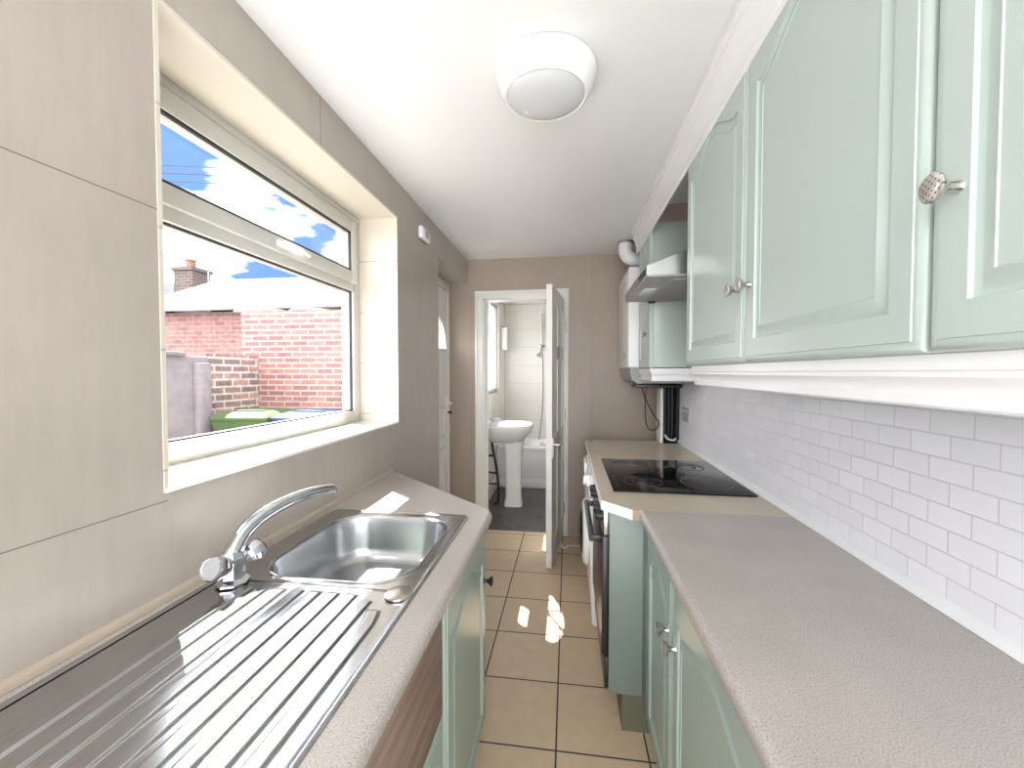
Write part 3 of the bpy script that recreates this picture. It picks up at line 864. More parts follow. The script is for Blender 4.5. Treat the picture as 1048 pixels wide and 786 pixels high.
# ------------------------------------------------------------------ splashback socket and pipe clip
so = thing('wall_socket', 'white socket plate on the splashback tiles beyond the hob', 'socket', (XR - 0.006, 2.9, 1.12))
b = BM(); bx(b, XR - 0.016, XR - 0.005, 2.83, 2.975, 1.07, 1.165, 0.003)
finish(b, 'face_plate', 'grey_plastic', so)
for y in (2.87, 2.935):
    b = BM(); bx(b, XR - 0.019, XR - 0.015, y - 0.012, y + 0.012, 1.135, 1.15, 0.001)
    finish(b, 'switch', 'white', so)
b = BM(); lathe(b, [(0.014, 0), (0.014, 0.02), (0.008, 0.026)], (XR - 0.005, 3.15, 1.05), (-1, 0, 0), 14)
tag(finish(b, 'wall_plug', 'white'), 'small white round cap on the tiles beside the pipe boxing', 'plug')

# ================================================================== RIGHT BASE RUN
# main worktop with rounded front edge
def nosed(x_nose, x_back, s):
    """profile (x,z) of a post-formed worktop; s = +1 when the nose looks to -x"""
    z0, z1, r = 0.862, 0.900, 0.017
    pts = [(x_back, z0), (x_back, z1)]
    for i in range(9):
        a = PI / 2 * i / 8
        pts.append((x_nose + s * (r - r * math.sin(a)), z1 - r + r * math.cos(a)))
    pts += [(x_nose, z0 + 0.008), (x_nose + s * 0.003, z0 + 0.002), (x_nose + s * 0.008, z0)]
    return pts
b = BM(); prism(b, nosed(0.262, XR - 0.0065, 1), 'y', YN + 0.05, 1.527)
tag(finish(b, 'worktop', 'worktop'), 'long speckled worktop with rounded front edge on the right', 'worktop')
hw = thing('hob_worktop', 'beige worktop section with clipped corner around the black hob', 'worktop', (0.46, 2.3, 0.862))
b = BM()
prism(b, [(0.236, 1.529), (XR - 0.007, 1.529), (XR - 0.007, 3.105), (0.134, 3.105), (0.134, 1.632)], 'z', 0.862, 0.9)
finish(b, 'slab', 'worktop_hob', hw)
b = BM()
prism(b, [(0.2365, 1.5275), (0.2355, 1.5275), (0.1325, 1.6318), (0.1335, 1.6328)], 'z', 0.8622, 0.8998)
prism(b, [(0.1325, 1.632), (0.134, 1.632), (0.134, 3.105), (0.1325, 3.105)], 'z', 0.8622, 0.8998)
finish(b, 'edging', 'edge_white', hw)
b = BM(); bx(b, 0.2365, 0.262, 1.526, 1.530, 0.8625, 0.8995)
finish(b, 'raw_end', 'chipboard', hw)
b = BM(); lathe(b, [(0.014, 0), (0.014, 0.0012), (0.010, 0.002)], (0.165, 3.04, 0.9), (0, 0, 1), 16)
finish(b, 'hole_cap', 'brown_panel', hw)

hob = thing('ceramic_hob', 'black glass ceramic hob set in the beige worktop', 'hob', (0.475, 2.08, 0.9))
b = BM(); bx(b, 0.192, 0.760, 1.752, 2.405, 0.9005, 0.9065, 0.002)
finish(b, 'glass_top', 'black_glass', hob)
def ringmesh(bm, c, r, w=0.003):
    n = 48
    rr = []
    for q in (r - w, r):
        rr.append([(c[0] + q * math.cos(2 * PI * i / n), c[1] + q * math.sin(2 * PI * i / n), 0.9069) for i in range(n)])
    rr2 = [[(x, y, 0.9062) for x, y, z in g] for g in rr]
    loops(bm, [rr2[0], rr[0], rr[1], rr2[1]])
for c, r in (((0.34, 1.915), 0.085), ((0.62, 1.925), 0.11), ((0.34, 2.255), 0.11), ((0.62, 2.25), 0.085)):
    b = BM(); ringmesh(b, c, r); ringmesh(b, c, r * 0.55, 0.0015)
    finish(b, 'cooking_zone', 'ring', hob)
for k in range(4):
    b = BM(); ringmesh(b, (0.218, 1.83 + k * 0.05), 0.008, 0.0016)
    finish(b, 'touch_control', 'ring', hob)

# base units: carcass + doors under the long worktop
XBD = 0.286
def base_cab(label, y0, y1, doors, zt=0.862):
    th = thing('base_cabinet', label, 'cabinet', (0.55, (y0 + y1) / 2, 0))
    bm = BM(); carcass(bm, XBD + 0.021, XR - 0.008, y0 + 0.0005, y1 - 0.0005, 0.13, zt - 0.001)
    finish(bm, 'carcass', 'green_dark', th)
    bm = BM(); bx(bm, XBD + 0.05, XBD + 0.066, y0 + 0.001, y1 - 0.001, 0.0, 0.13)
    finish(bm, 'plinth', 'brown_plinth', th)
    for (a, c, k) in doors:
        right_door(th, XBD, a, c, 0.135, 0.855, knob_at=k, rise=0.06, mz=0.055, mat='green_shaded')
    return th
base_cab('green double-door base cabinet under the right worktop beside the oven', 0.555, 1.522, [(1.160, 1.520, (1.198, 0.668)), (0.560, 1.156, (1.116, 0.668))])
base_cab('green base cabinet at the near end under the right worktop', -0.06, 0.550, [(-0.055, 0.548, (0.0, 0.668))])

# tall green end panel next to the oven with its plinth
ep = thing('end_panel', 'plain green end panel between the oven and the base cabinets', 'panel', (0.4, 1.62, 0))
b = BM(); bx(b, 0.163, XR - 0.009, 1.612, 1.630, 0.145, 0.861, 0.0015)
bx(b, XBD + 0.004, XBD + 0.03, 1.523, 1.613, 0.145, 0.861, 0.001)
finish(b, 'board', 'green_dark', ep)
b = BM(); bx(b, 0.215, 0.60, 1.613, 1.629, 0.0, 0.146); 
finish(b, 'plinth', 'brown_plinth', ep)

# built-under oven
ov = thing('built_under_oven', 'black built-under oven with bar handle below the hob', 'oven', (0.45, 1.94, 0.1))
OY0, OY1 = 1.638, 2.233
b = BM(); bx(b, 0.168, XR - 0.06, OY0, OY1, 0.14, 0.860, 0.002)
finish(b, 'oven_body', 'black_matt', ov)
b = BM(); bx(b, 0.138, 0.168, OY0 + 0.003, OY1 - 0.003, 0.275, 0.752, 0.004)
dr = finish(b, 'oven_door', 'black', ov)
b = BM()
tube(b, [(0.098, OY0 + 0.02, 0.735), (0.098, OY1 - 0.10, 0.735)], 0.0125, 14)
for y in (OY0 + 0.035, OY1 - 0.125): bx(b, 0.096, 0.140, y - 0.013, y + 0.013, 0.724, 0.747, 0.004)
finish(b, 'handle', 'black', dr)
b = BM(); bx(b, 0.142, 0.168, OY0 + 0.002, OY1 - 0.002, 0.757, 0.859, 0.003)
cp = finish(b, 'control_panel', 'steel_hood', ov)
for y in (1.71, 1.80, 2.02, 2.11):
    b = BM(); lathe(b, [(0.021, 0), (0.020, 0.012), (0.016, 0.024), (0.014, 0.030)], (0.143, y, 0.812), (-1, 0, 0), 20)
    finish(b, 'knob', 'black', cp)
b = BM(); bx(b, 0.150, 0.172, OY0 + 0.002, OY1 - 0.002, 0.142, 0.270, 0.002)
finish(b, 'lower_panel', 'black', ov)
b = BM(); bx(b, 0.215, 0.230, OY0, OY1, 0.0, 0.139)
finish(b, 'plinth', 'brown_plinth', ov)

# washing machine
wm = thing('washing_machine', 'white washing machine beyond the oven under the hob worktop', 'washing machine', (0.45, 2.55, 0))
WY_0, WY_1 = 2.242, 2.838
b = BM(); bx(b, 0.150, 0.70, WY_0, WY_1, 0.015, 0.852, 0.006)
finish(b, 'cabinet_body', 'appliance', wm)
b = BM()
prism(b, [(0.151, 0.018), (0.138, 0.025), (0.134, 0.10), (0.128, 0.30), (0.120, 0.55), (0.120, 0.70), (0.126, 0.72), (0.151, 0.722)], 'y', WY_0 + 0.004, WY_1 - 0.004)
finish(b, 'front_panel', 'appliance', wm)
b = BM(); prism(b, [(0.151, 0.728), (0.118, 0.728), (0.114, 0.76), (0.126, 0.84), (0.151, 0.848)], 'y', WY_0 + 0.004, WY_1 - 0.004)
cpn = finish(b, 'control_panel', 'appliance', wm)
b = BM(); lathe(b, [(0.030, 0), (0.030, 0.014), (0.026, 0.028), (0.022, 0.032)], (0.122, 2.35, 0.79), (-1, 0, 0.08), 24)
finish(b, 'programme_dial', 'white', cpn)
b = BM(); lathe(b, [(0.016, 0), (0.015, 0.014), (0.010, 0.018)], (0.122, 2.275, 0.79), (-1, 0, 0.08), 20)
finish(b, 'button', 'white', cpn)
b = BM(); bx(b, 0.108, 0.122, 2.62, 2.80, 0.755, 0.83, 0.004)
finish(b, 'detergent_drawer', 'white', cpn)
b = BM()
lathe(b, [(0.195, 0), (0.195, 0.012), (0.180, 0.028), (0.150, 0.034), (0.140, 0.030)], (0.124, 2.54, 0.43), (-1, 0, 0), 40)
pd = finish(b, 'porthole_door', 'appliance', wm)
b = BM(); lathe(b, [(0.139, 0), (0.137, 0.018), (0.11, 0.030), (0.06, 0.038), (0.001, 0.04)], (0.110, 2.54, 0.43), (-1, 0, 0), 32)
finish(b, 'porthole_glass', 'black_glass', pd)

# white flex lying on the floor by the washing machine
b = BM(); tube(b, [(-0.05, 3.40, 0.006), (-0.03, 3.25, 0.006), (0.03, 3.28, 0.02), (0.10, 3.20, 0.05), (0.22, 3.05, 0.10), (0.30, 3.0, 0.14)], 0.006, 8, 6)
tag(finish(b, 'power_flex', 'cable_white'), 'white flex trailing on the floor behind the washing machine', 'cable')

# ================================================================== LEFT RUN
# worktop with diagonal end, cut out for the sink
NX = -0.268
SX0, SX1, SY0, SY1 = -0.845, -0.336, 0.385, 1.388         # sink outline
CX0, CX1, CY0, CY1 = SX0 + 0.012, SX1 - 0.012, SY0 + 0.012, SY1 - 0.012
b = BM()
def ln(x):       # diagonal far edge: y at x
    return 1.975 + (x - (-0.872)) * (1.447 - 1.975) / (NX + 0.0 - (-0.872))
prof = nosed(NX, CX1, -1)
loops(b, [[(x, -0.6, z) for x, z in prof], [(x, CY1, z) for x, z in prof], [(x, ln(x) - (0.010 if x > NX - 0.012 else 0), z) for x, z in prof]], True, True, True)
prism(b, [(-0.872, -0.6), (CX0, -0.6), (CX0, CY1), (-0.872, CY1)], 'z', 0.862, 0.9)
prism(b, [(-0.872, CY1), (CX1, CY1), (CX1, ln(CX1)), (-0.872, ln(-0.872))], 'z', 0.862, 0.9)
prism(b, [(CX0, -0.6), (CX1, -0.6), (CX1, CY0), (CX0, CY0)], 'z', 0.862, 0.9)
bmesh.ops.remove_doubles(b, verts=b.verts, dist=0.0003)
tag(finish(b, 'worktop', 'worktop'), 'speckled worktop with diagonal far end holding the sink', 'worktop')

# ------------------------------------------------------------------ sink
sk = thing('sink', 'stainless steel single-bowl sink with ridged drainer under the window', 'sink', (-0.59, 0.89, 0.9))
ZS = 0.9035
BX_0, BX_1, BY_0, BY_1, BR = -0.775, -0.380, 0.905, 1.338, 0.105      # bowl outline
def rrect(x0, x1, y0, y1, r, z, n=12):
    out = []
    for cx, cy, a0 in ((x1 - r, y1 - r, 0), (x0 + r, y1 - r, 90), (x0 + r, y0 + r, 180), (x1 - r, y0 + r, 270)):
        for i in range(n + 1):
            a = math.radians(a0 + 90 * i / n)
            out.append((cx + r * math.cos(a), cy + r * math.sin(a), z))
    return out
YS = 0.880                                            # where drainer stops and bowl deck starts
b = BM()
n = 12
# outer loop of the deck with the same number of points as the bowl loop
def deck_outer(x0, x1, y0, y1, z, rc, n=12):
    return rrect(x0, x1, y0, y1, rc, z, n)
def grow(d, z, r=None):
    return rrect(BX_0 - d, BX_1 + d, BY_0 - d, BY_1 + d, (BR + d) if r is None else r, z)
rings = [deck_outer(SX0 + 0.010, SX1 - 0.010, YS, SY1 - 0.010, ZS - 0.001, 0.0005),
         grow(0.016, ZS - 0.0015), grow(0.012, ZS - 0.0015), grow(0.008, ZS + 0.0016), grow(0.003, ZS + 0.0016), grow(0.0, ZS - 0.001), grow(-0.004, ZS - 0.008)]
# fix up: first ring uses square corners so it meets the rim
loops(b, rings)
deck = finish(b, 'sink_deck', 'steel', sk)
# rolled rim all round
b = BM()
def rimring(d, z):
    return rrect(SX0 + d, SX1 - d, SY0 + d, SY1 - d, max(0.03 - d, 0.012), z, 8)
loops(b, [rimring(0.0, 0.9002), rimring(0.001, 0.9028), rimring(0.004, 0.9045), rimring(0.008, 0.9048), rimring(0.011, 0.9034), rimring(0.016, 0.9022)])
finish(b, 'rim', 'steel', sk)
# bowl
b = BM()
def bw(d, z):
    return rrect(BX_0 + d, BX_1 - d, BY_0 + d, BY_1 - d, max(BR - d * 0.55, 0.04), z)
ZBW = 0.755
loops(b, [bw(0.004, ZS - 0.006), bw(0.008, 0.88), bw(0.016, 0.80), bw(0.022, 0.778), bw(0.034, 0.763), bw(0.052, 0.757), bw(0.12, 0.754), bw(0.19, 0.7525)], cap1=True)
bowl = finish(b, 'bowl', 'steel_bowl', sk, sharp=60)
b = BM(); lathe(b, [(0.044, 0), (0.042, 0.003), (0.034, 0.0035), (0.030, 0.001), (0.006, 0.001), (0.004, 0.004), (0.001, 0.004)], (-0.575, 1.12, 0.7535), (0, 0, 1), 28)
finish(b, 'strainer', 'chrome', bowl)
# drainer: pressed sheet with flat-topped ridges running along y
b = BM()
DX_0, DX_1 = SX0 + 0.010, SX1 - 0.010
RX0, NR, PIT = -0.762, 9, 0.0435
def drain_z(x, y):
    z = ZS - 0.0015
    # shallow tray slope towards the bowl
    z -= 0.0015
    best = 0.0
    for k in range(NR):
        c = RX0 + PIT * (k + 0.5)
        end = 0.852 if k < NR - 1 else 0.80
        if k == NR - 2: end = 0.832
        hw = 0.0135
        # distance to capsule-like bar with squarish end
        dx = abs(x - c) - hw
        dy = y - (end)
        if k == NR - 1 and y > 0.74: dx = abs(x - c + (y - 0.74) ** 2 * 3.0) - hw
        d = max(dx, dy) if (dx < 0 or dy < 0) else math.hypot(dx, dy)
        h = min(1.0, max(0.0, 0.5 - d / 0.0042))
        best = max(best, h)
    return z + 0.0042 * best
xs = []
x = DX_0
while x < DX_1 - 1e-6:
    xs.append(x); x += 0.00125
xs.append(DX_1)
ys = [SY0 + 0.010]
while ys[-1] < 0.66: ys.append(min(0.66, ys[-1] + 0.035))
while ys[-1] < YS - 1e-6: ys.append(min(YS, ys[-1] + 0.0035))
grid = [[b.verts.new((x, y, drain_z(x, y) if y < YS - 0.004 else ZS - 0.002)) for x in xs] for y in ys]
for r0, r1 in zip(grid[:-1], grid[1:]):
    for i in range(len(xs) - 1):
        b.faces.new((r0[i], r0[i + 1], r1[i + 1], r1[i]))
finish(b, 'drainer', 'steel', sk, sharp=80)
b = BM(); lathe(b, [(0.031, 0), (0.031, 0.0035), (0.028, 0.005), (0.001, 0.0055)], (-0.374, 0.866, ZS - 0.001), (0, 0, 1), 28)
finish(b, 'hole_cover', 'nickel', sk)

# ------------------------------------------------------------------ mixer tap
tp = thing('mixer_tap', 'chrome mixer tap with curved spout behind the drainer', 'tap', (-0.785, 0.858, ZS))
tb = Vector((-0.785, 0.862, ZS + 0.001))
b = BM()
lathe(b, [(0.036, 0), (0.036, 0.004), (0.031, 0.009), (0.027, 0.014), (0.026, 0.030), (0.030, 0.046), (0.030, 0.060), (0.024, 0.070), (0.018, 0.078)], tb, (0, 0, 1), 8)
HA = [Vector((0.10, -1, 0.35)), Vector((0.25, 1, 0.30))]
for d in HA:
    lathe(b, [(0.017, 0.0), (0.019, 0.030), (0.017, 0.040)], tb + Vector((0, 0, 0.040)), d, 10)
finish(b, 'tap_body', 'chrome', tp, sharp=25)
for d in HA:
    b = BM()
    lathe(b, [(0.019, 0.034), (0.025, 0.040), (0.0285, 0.052), (0.0285, 0.064), (0.025, 0.073), (0.0235, 0.0745), (0.021, 0.0745), (0.0205, 0.0725), (0.001, 0.0725)], tb + Vector((0, 0, 0.040)), d, 10)
    finish(b, 'tap_handle', 'chrome', tp, sharp=25)
b = BM()
tube(b, [tb + Vector((0, 0.0, 0.066)), (-0.784, 0.870, 0.985), (-0.778, 0.900, 1.018), (-0.762, 0.955, 1.044), (-0.738, 1.03, 1.057), (-0.718, 1.095, 1.058), (-0.703, 1.143, 1.051), (-0.700, 1.153, 1.043)], [0.021, 0.0205, 0.0195, 0.0185, 0.0165, 0.0145, 0.0135, 0.0125], 18, 6)
finish(b, 'spout', 'chrome', tp)

# ------------------------------------------------------------------ left base cabinets
XLD = -0.292         # front face looking to +x
def left_door(parent, y0, y1, z0, z1, t=0.020, knob_at=None, kmat='black', **kw):
    bm = BM()
    cathedral(y1 - y0 - 0.003, z1 - z0, t, lambda u, v, d: (XLD - t + d, y0 + 0.0015 + u, z0 + v), bm, **kw)
    o = finish(bm, 'door', 'green_shaded', parent, sharp=28)
    if knob_at:
        bm = BM(); knob(bm, (XLD, knob_at[0], knob_at[1]), (1, 0, 0), 0.017, 0.032)
        finish(bm, 'knob', kmat, o)
    return o
def left_cab(label, y0, y1):
    th = thing('base_cabinet', label, 'cabinet', (-0.58, (y0 + y1) / 2, 0))
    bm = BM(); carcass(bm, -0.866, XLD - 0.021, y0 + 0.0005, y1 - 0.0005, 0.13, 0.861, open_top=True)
    finish(bm, 'carcass', 'green_shaded', th)
    bm = BM(); bx(bm, XLD - 0.07, XLD - 0.054, y0 + 0.001, y1 - 0.001, 0, 0.13)
    finish(bm, 'plinth', 'brown_plinth', th)
    return th
lc = left_cab('green sink cabinet with arched door and black knob at worktop end', 0.945, 1.452)
left_door(lc, 0.950, 1.450, 0.135, 0.856, knob_at=(1.405, 0.665), rise=0.06, mz=0.055)
lc2 = left_cab('green base cabinet with bare pine top rail under the drainer', 0.340, 0.941)
b = BM(); bx(b, XLD - 0.020, XLD - 0.004, 0.343, 0.938, 0.575, 0.856, 0.002)
o = finish(b, 'top_rail', 'pine', lc2); o['label'] = 'bare knotty pine board'
left_door(lc2, 0.343, 0.938, 0.135, 0.570, arch=False)
lc3 = left_cab('green base cabinet at the near end of the left worktop', -0.30, 0.336)
left_door(lc3, -0.297, 0.333, 0.135, 0.856, rise=0.06)

# ================================================================== CEILING LAMP, SENSOR
lp = thing('ceiling_lamp', 'round white bulkhead lamp with frosted lens on the ceiling', 'ceiling lamp', (-0.078, 1.375, ZC))
LC = Vector((-0.075, 1.375, ZC))
b = BM(); lathe(b, [(0.140, 0), (0.163, 0.004), (0.165, 0.018), (0.163, 0.024), (0.150, 0.055), (0.137, 0.078), (0.132, 0.082), (0.127, 0.081), (0.126, 0.074)], LC, (0, 0, -1), 64, cap=False)
finish(b, 'housing', 'lamp_body', lp)
b = BM(); lathe(b, [(0.128, 0.070), (0.1265, 0.079), (0.110, 0.088), (0.075, 0.096), (0.035, 0.100), (0.001, 0.101)], LC, (0, 0, -1), 64)
finish(b, 'lens', 'lens', lp)
se = thing('wall_sensor', 'small white sensor high on the left wall past the window', 'sensor', (XL, 2.41, 2.232))
b = BM(); bx(b, XL, XL + 0.030, 2.335, 2.480, 2.195, 2.268, 0.012, 3)
finish(b, 'casing', 'white', se)
b = BM(); bx(b, XL + 0.029, XL + 0.0315, 2.385, 2.440, 2.212, 2.252, 0.001)
finish(b, 'grille', 'grey_plastic', se)

# ================================================================== BATHROOM CONTENTS
bs = thing('pedestal_basin', 'white pedestal basin against the bathroom left wall', 'basin', (-0.62, 4.3, 0))
def dshape(x0, x1, hy, z, cy=4.3, n=40):
    """plan of a basin: flat back at x0, rounded front at x1"""
    out = []
    for i in range(n):
        a = 2 * PI * i / n
        c, s = math.cos(a), math.sin(a)
        k = 0.55 if c < 0 else 0.9
        x = (x0 + x1) / 2 + (x1 - x0) / 2 * math.copysign(abs(c) ** k, c)
        y = cy + hy * math.copysign(abs(s) ** 0.8, s)
        out.append((x, y, z))
    return out
b = BM()
loops(b, [dshape(-0.80, -0.50, 0.10, 0.665), dshape(-0.84, -0.45, 0.17, 0.70), dshape(-0.855, -0.39, 0.235, 0.765), dshape(-0.858, -0.362, 0.265, 0.825), dshape(-0.858, -0.360, 0.270, 0.850), dshape(-0.856, -0.366, 0.265, 0.862),
          dshape(-0.74, -0.385, 0.235, 0.860), dshape(-0.73, -0.40, 0.215, 0.845), dshape(-0.70, -0.43, 0.17, 0.77), dshape(-0.64, -0.50, 0.06, 0.735)], cap0=True, cap1=True)
finish(b, 'bowl', 'ceramic', bs, sharp=50)
b = BM()
def ped(z, w, d, cx=-0.565):
    return rrect(cx - w, cx + w, 4.3 - d, 4.3 + d, min(w, d) * 0.45, z, 5)
loops(b, [ped(0.0, 0.095, 0.10), ped(0.02, 0.095, 0.10), ped(0.10, 0.080, 0.085), ped(0.40, 0.082, 0.085), ped(0.60, 0.092, 0.092), ped(0.68, 0.105, 0.10)], cap0=True, cap1=True)
finish(b, 'pedestal', 'ceramic', bs)
for y in (4.20, 4.40):
    b = BM(); lathe(b, [(0.018, 0), (0.014, 0.01), (0.012, 0.04), (0.020, 0.045), (0.020, 0.065), (0.012, 0.07)], (-0.80, y, 0.860), (0, 0, 1), 14)
    tube(b, [(-0.80, y, 0.892), (-0.76, y, 0.905), (-0.715, y, 0.893)], [0.010, 0.010, 0.008], 10, 3)
    finish(b, 'tap', 'chrome', bs)
b = BM()
tube(b, [(-0.795, 4.28, 0.70), (-0.780, 4.25, 0.60), (-0.745, 4.22, 0.45), (-0.715, 4.20, 0.25), (-0.72, 4.22, 0.05), (-0.76, 4.25, 0.012)], 0.014, 10, 6)
tube(b, [(-0.85, 4.22, 0.53), (-0.76, 4.22, 0.53)], 0.012, 10); tube(b, [(-0.83, 4.20, 0.36), (-0.83, 4.20, 0.24), (-0.72, 4.20, 0.235)], 0.011, 10); tube(b, [(-0.85, 4.21, 0.36), (-0.74, 4.21, 0.35)], 0.010, 10)
finish(b, 'waste_pipe', 'black', bs)['label'] = 'black hose and pipes beside the pedestal'

bt = thing('bathtub', 'white bathtub across the end of the bathroom', 'bathtub', (0.04, 5.28, 0))
b = BM()
def tubr(d, z, r): return rrect(BX0 + 0.004 + d, BX1 - 0.004 - d, 4.93 + d, BY1 - 0.004 - d, r, z, 6)
loops(b, [tubr(0.0, 0.46, 0.02), tubr(0.0, 0.495, 0.02), tubr(0.01, 0.505, 0.02), tubr(0.07, 0.505, 0.10), tubr(0.085, 0.49, 0.10), tubr(0.12, 0.25, 0.10), tubr(0.16, 0.15, 0.10), tubr(0.24, 0.13, 0.08)], cap1=True)
finish(b, 'tub', 'ceramic', bt)
b = BM(); bx(b, BX0 + 0.004, BX1 - 0.004, 4.945, 4.965, 0.09, 0.462, 0.003)
bx(b, BX0 + 0.004, BX1 - 0.004, 4.935, 4.955, 0.0, 0.09, 0.004); bx(b, BX0 + 0.004, BX1 - 0.004, 4.938, 4.956, 0.085, 0.11, 0.004)
finish(b, 'bath_panel', 'white', bt)
b = BM(); bx(b, BX0, BX0 + 0.085, 5.26, 5.42, 1.69, 1.99, 0.012, 3)
tag(finish(b, 'wall_heater', 'appliance'), 'slim white box high on the wall over the bath', 'heater')
sh = thing('shower_set', 'chrome shower rail with hose on the wall over the bath', 'shower', (-0.33, 5.6, 1.7))
b = BM(); cyl(b, (-0.345, 5.60, 1.70), (-0.345, 5.60, 2.20), 0.011)
for z in (1.71, 2.19): cyl(b, (-0.345, 5.60, z), (-0.345, 5.648, z), 0.012)
finish(b, 'riser_rail', 'chrome', sh)
b = BM(); bx(b, -0.385, -0.315, 5.56, 5.62, 1.74, 1.79, 0.008)
tube(b, [(-0.345, 5.58, 1.77), (-0.35, 5.53, 1.74), (-0.36, 5.47, 1.66)], [0.014, 0.013, 0.012], 10, 3)
lathe(b, [(0.012, 0), (0.045, 0.03), (0.045, 0.045), (0.001, 0.046)], (-0.36, 5.475, 1.665), (-0.1, -0.5, -0.8), 18)
finish(b, 'shower_head', 'chrome', sh)
b = BM(); tube(b, [(-0.35, 5.52, 1.72), (-0.33, 5.48, 1.5), (-0.325, 5.46, 1.1), (-0.345, 5.44, 0.75), (-0.37, 5.40, 0.52)], 0.008, 8, 6)
finish(b, 'hose', 'grey_plastic', sh)

# ================================================================== OUTSIDE THE WINDOW
b = BM(); bx(b, -30, XO - 0.005, -14, 30, -0.2, -0.02)
struct('ground', b, 'yard', 'pale concrete yard outside the window', 'ground')
# end wall of the yard
YE = 4.5
b = BM(); bx(b, -3.92, -1.3, YE, YE + 0.23, -0.02, 2.14)
bw_ = tag(finish(b, 'yard_wall', 'brick_end', sharp=35), 'red brick yard wall behind the bins', 'wall')
bw_['kind'] = 'structure'
b = BM()
prism(b, [(-4.05, 2.14), (-3.97, 2.24), (-3.85, 2.24), (-3.45, 2.17), (-3.32, 2.14)], 'y', YE + 0.02, YE + 0.21)
prism(b, [(-3.32, 2.14), (-3.24, 2.19), (-3.16, 2.20), (-2.80, 2.15), (-2.75, 2.14)], 'y', YE + 0.02, YE + 0.21)
tag(finish(b, 'wall_coping', 'mortar'), 'lumpy mortar capping along the red brick yard wall', 'coping')
# side wall: old brick, lower
b = BM(); bx(b, -3.95, -3.70, 3.78, YE - 0.001, -0.02, 1.60)
o = tag(finish(b, 'yard_wall', 'brick_side'), 'low old brick wall left of the bins', 'wall'); o['kind'] = 'structure'
rw = thing('rendered_wall', 'grey rendered wall at the left of the window view', 'wall', (-3.8, 2.0, 0), kind='structure')
b = BM(); bx(b, -3.95, -3.68, -1.5, 3.779, -0.02, 1.56); bx(b, -3.68, -3.62, 3.60, 3.76, -0.02, 1.50, 0.01)
finish(b, 'render_face', 'render', rw)
b = BM(); bx(b, -4.0, -3.62, -1.5, 3.48, 1.56, 1.60, 0.01)
finish(b, 'coping_slab', 'mortar', rw)
# neighbour's outbuilding with pale roof
ob = thing('outbuilding', 'brick outbuilding with pale tiled roof beyond the yard', 'building', (-6, 8, 0))
b = BM(); bx(b, -8.3, 3.0, 7.05, 11.0, -0.02, 2.56)
finish(b, 'brickwork', 'brick_far', ob)
b = BM(); prism(b, [(6.85, 2.60), (6.85, 2.66), (9.0, 3.66), (11.2, 2.66), (11.2, 2.60), (9.0, 3.58)], 'x', -8.45, 3.2)
finish(b, 'roof', 'roof_tile', ob)
b = BM(); tube(b, [(-8.4, 6.80, 2.60), (3.2, 6.80, 2.60)], 0.05, 10)
finish(b, 'gutter', 'grey_metal', ob)
# slate-roofed house behind with chimney
hs = thing('slate_house', 'slate roofed house behind the outbuilding at the left', 'building', (-13, 11, 0))
b = BM(); bx(b, -19.0, -10.9, 9.2, 14.5, -0.02, 2.9)
finish(b, 'brickwork', 'brick_far', hs)
b = BM(); prism(b, [(8.9, 2.85), (8.9, 2.95), (11.6, 4.25), (14.8, 2.95), (14.8, 2.85), (11.6, 4.15)], 'x', -19.2, -10.75)
finish(b, 'roof', 'slate', hs)
ch = finish((lambda q: (bx(q, -11.12, -10.52, 10.35, 10.95, 2.9, 4.30, 0.01), bx(q, -11.17, -10.47, 10.30, 11.0, 4.30, 4.40, 0.01), q)[-1])(BM()), 'chimney', 'brick_chim', hs)
b = BM(); lathe(b, [(0.13, 0), (0.11, 0.22), (0.14, 0.24), (0.14, 0.28)], (-10.86, 10.65, 4.395), (0, 0, 1), 18)
finish(b, 'chimney_pot', 'terracotta', ch)
ae = thing('roof_aerial', 'thin television aerial beside the chimney stack', 'aerial', (-10.25, 10.6, 3.6))
b = BM(); cyl(b, (-10.25, 10.6, 3.6), (-10.25, 10.6, 4.75), 0.015, 8)
finish(b, 'mast', 'grey_metal', ae)
b = BM(); tube(b, [(-10.9, 10.3, 4.78), (-9.7, 10.9, 4.66)], 0.012, 8)
for k in range(7):
    p = Vector((-10.8, 10.35, 4.77)).lerp(Vector((-9.75, 10.87, 4.665)), k / 6)
    tube(b, [p + Vector((0.05, -0.14, 0)), p + Vector((-0.05, 0.14, 0))], 0.007, 6)
finish(b, 'boom', 'grey_metal', ae)
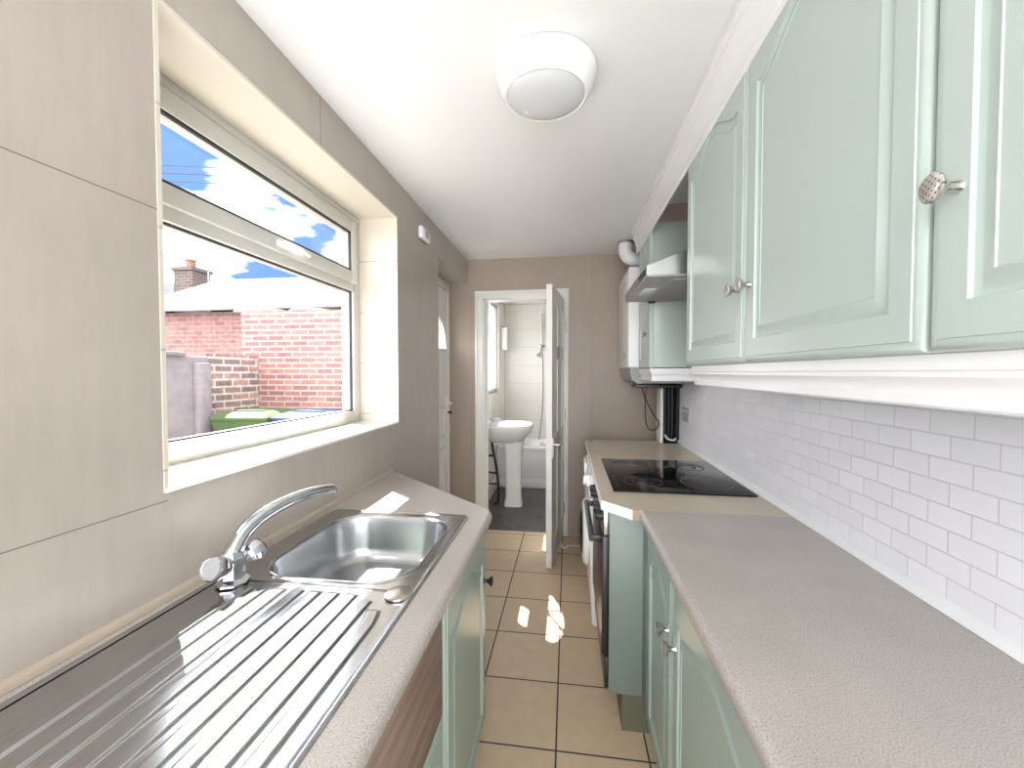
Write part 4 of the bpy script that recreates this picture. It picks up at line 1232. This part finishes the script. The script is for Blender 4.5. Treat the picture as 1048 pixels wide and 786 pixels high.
for k, (za, zb) in enumerate(((6.25, 6.55), (6.05, 6.40), (5.90, 6.18), (5.62, 5.95))):
    b = BM()
    pts = [Vector((-14, 7.0, za)).lerp(Vector((-2.5, 10.2, zb)), t / 10) + Vector((0, 0, -0.25 * (1 - (t / 5 - 1) ** 2))) for t in range(11)]
    tube(b, pts, 0.009, 6)
    tag(finish(b, 'overhead_cable', 'cable_dark'), 'thin overhead cable crossing the sky in the top pane', 'cable', 'overhead cables in the sky')
# wheelie bins
def wheelie(label, x, y, mat, rz):
    th = thing('wheelie_bin', label, 'wheelie bin', (x, y, -0.02))
    R = Matrix.Rotation(rz, 4, 'Z'); T = Matrix.Translation((x, y, 0))
    def put(bm): bmesh.ops.transform(bm, matrix=T @ R, verts=bm.verts)
    b = BM()
    def sec(z, w, d, o=0): return rrect(-w, w, -d + o, d + o, 0.04, z, 4)
    loops(b, [sec(0.02, 0.20, 0.22), sec(0.10, 0.215, 0.235), sec(0.86, 0.27, 0.32, -0.02), sec(0.90, 0.285, 0.335, -0.02), sec(0.93, 0.285, 0.335, -0.02)], cap0=True, cap1=True)
    put(b); finish(b, 'bin_body', mat, th)
    b = BM()
    loops(b, [sec(0.932, 0.295, 0.35, -0.02), sec(0.955, 0.295, 0.35, -0.02), sec(0.985, 0.26, 0.30, -0.02), sec(1.005, 0.20, 0.22, -0.02)], cap0=True, cap1=True)
    tube(b, [(-0.20, 0.36, 0.96), (0.20, 0.36, 0.96)], 0.018, 10)
    bx(b, -0.15, 0.15, -0.20, -0.10, 1.002, 1.018, 0.006)
    put(b); finish(b, 'lid', mat, th)
    for s in (-1, 1):
        b = BM(); lathe(b, [(0.10, -0.025), (0.10, 0.025)], (s * 0.20, 0.24, 0.101), (1, 0, 0), 20)
        put(b); finish(b, 'wheel', 'black', th)
wheelie('green wheelie bin outside the window against the brick wall', -3.27, 3.98, 'bin_green', 0.12)
wheelie('blue wheelie bin right of the green bin outside the window', -2.60, 4.02, 'bin_blue', -0.05)
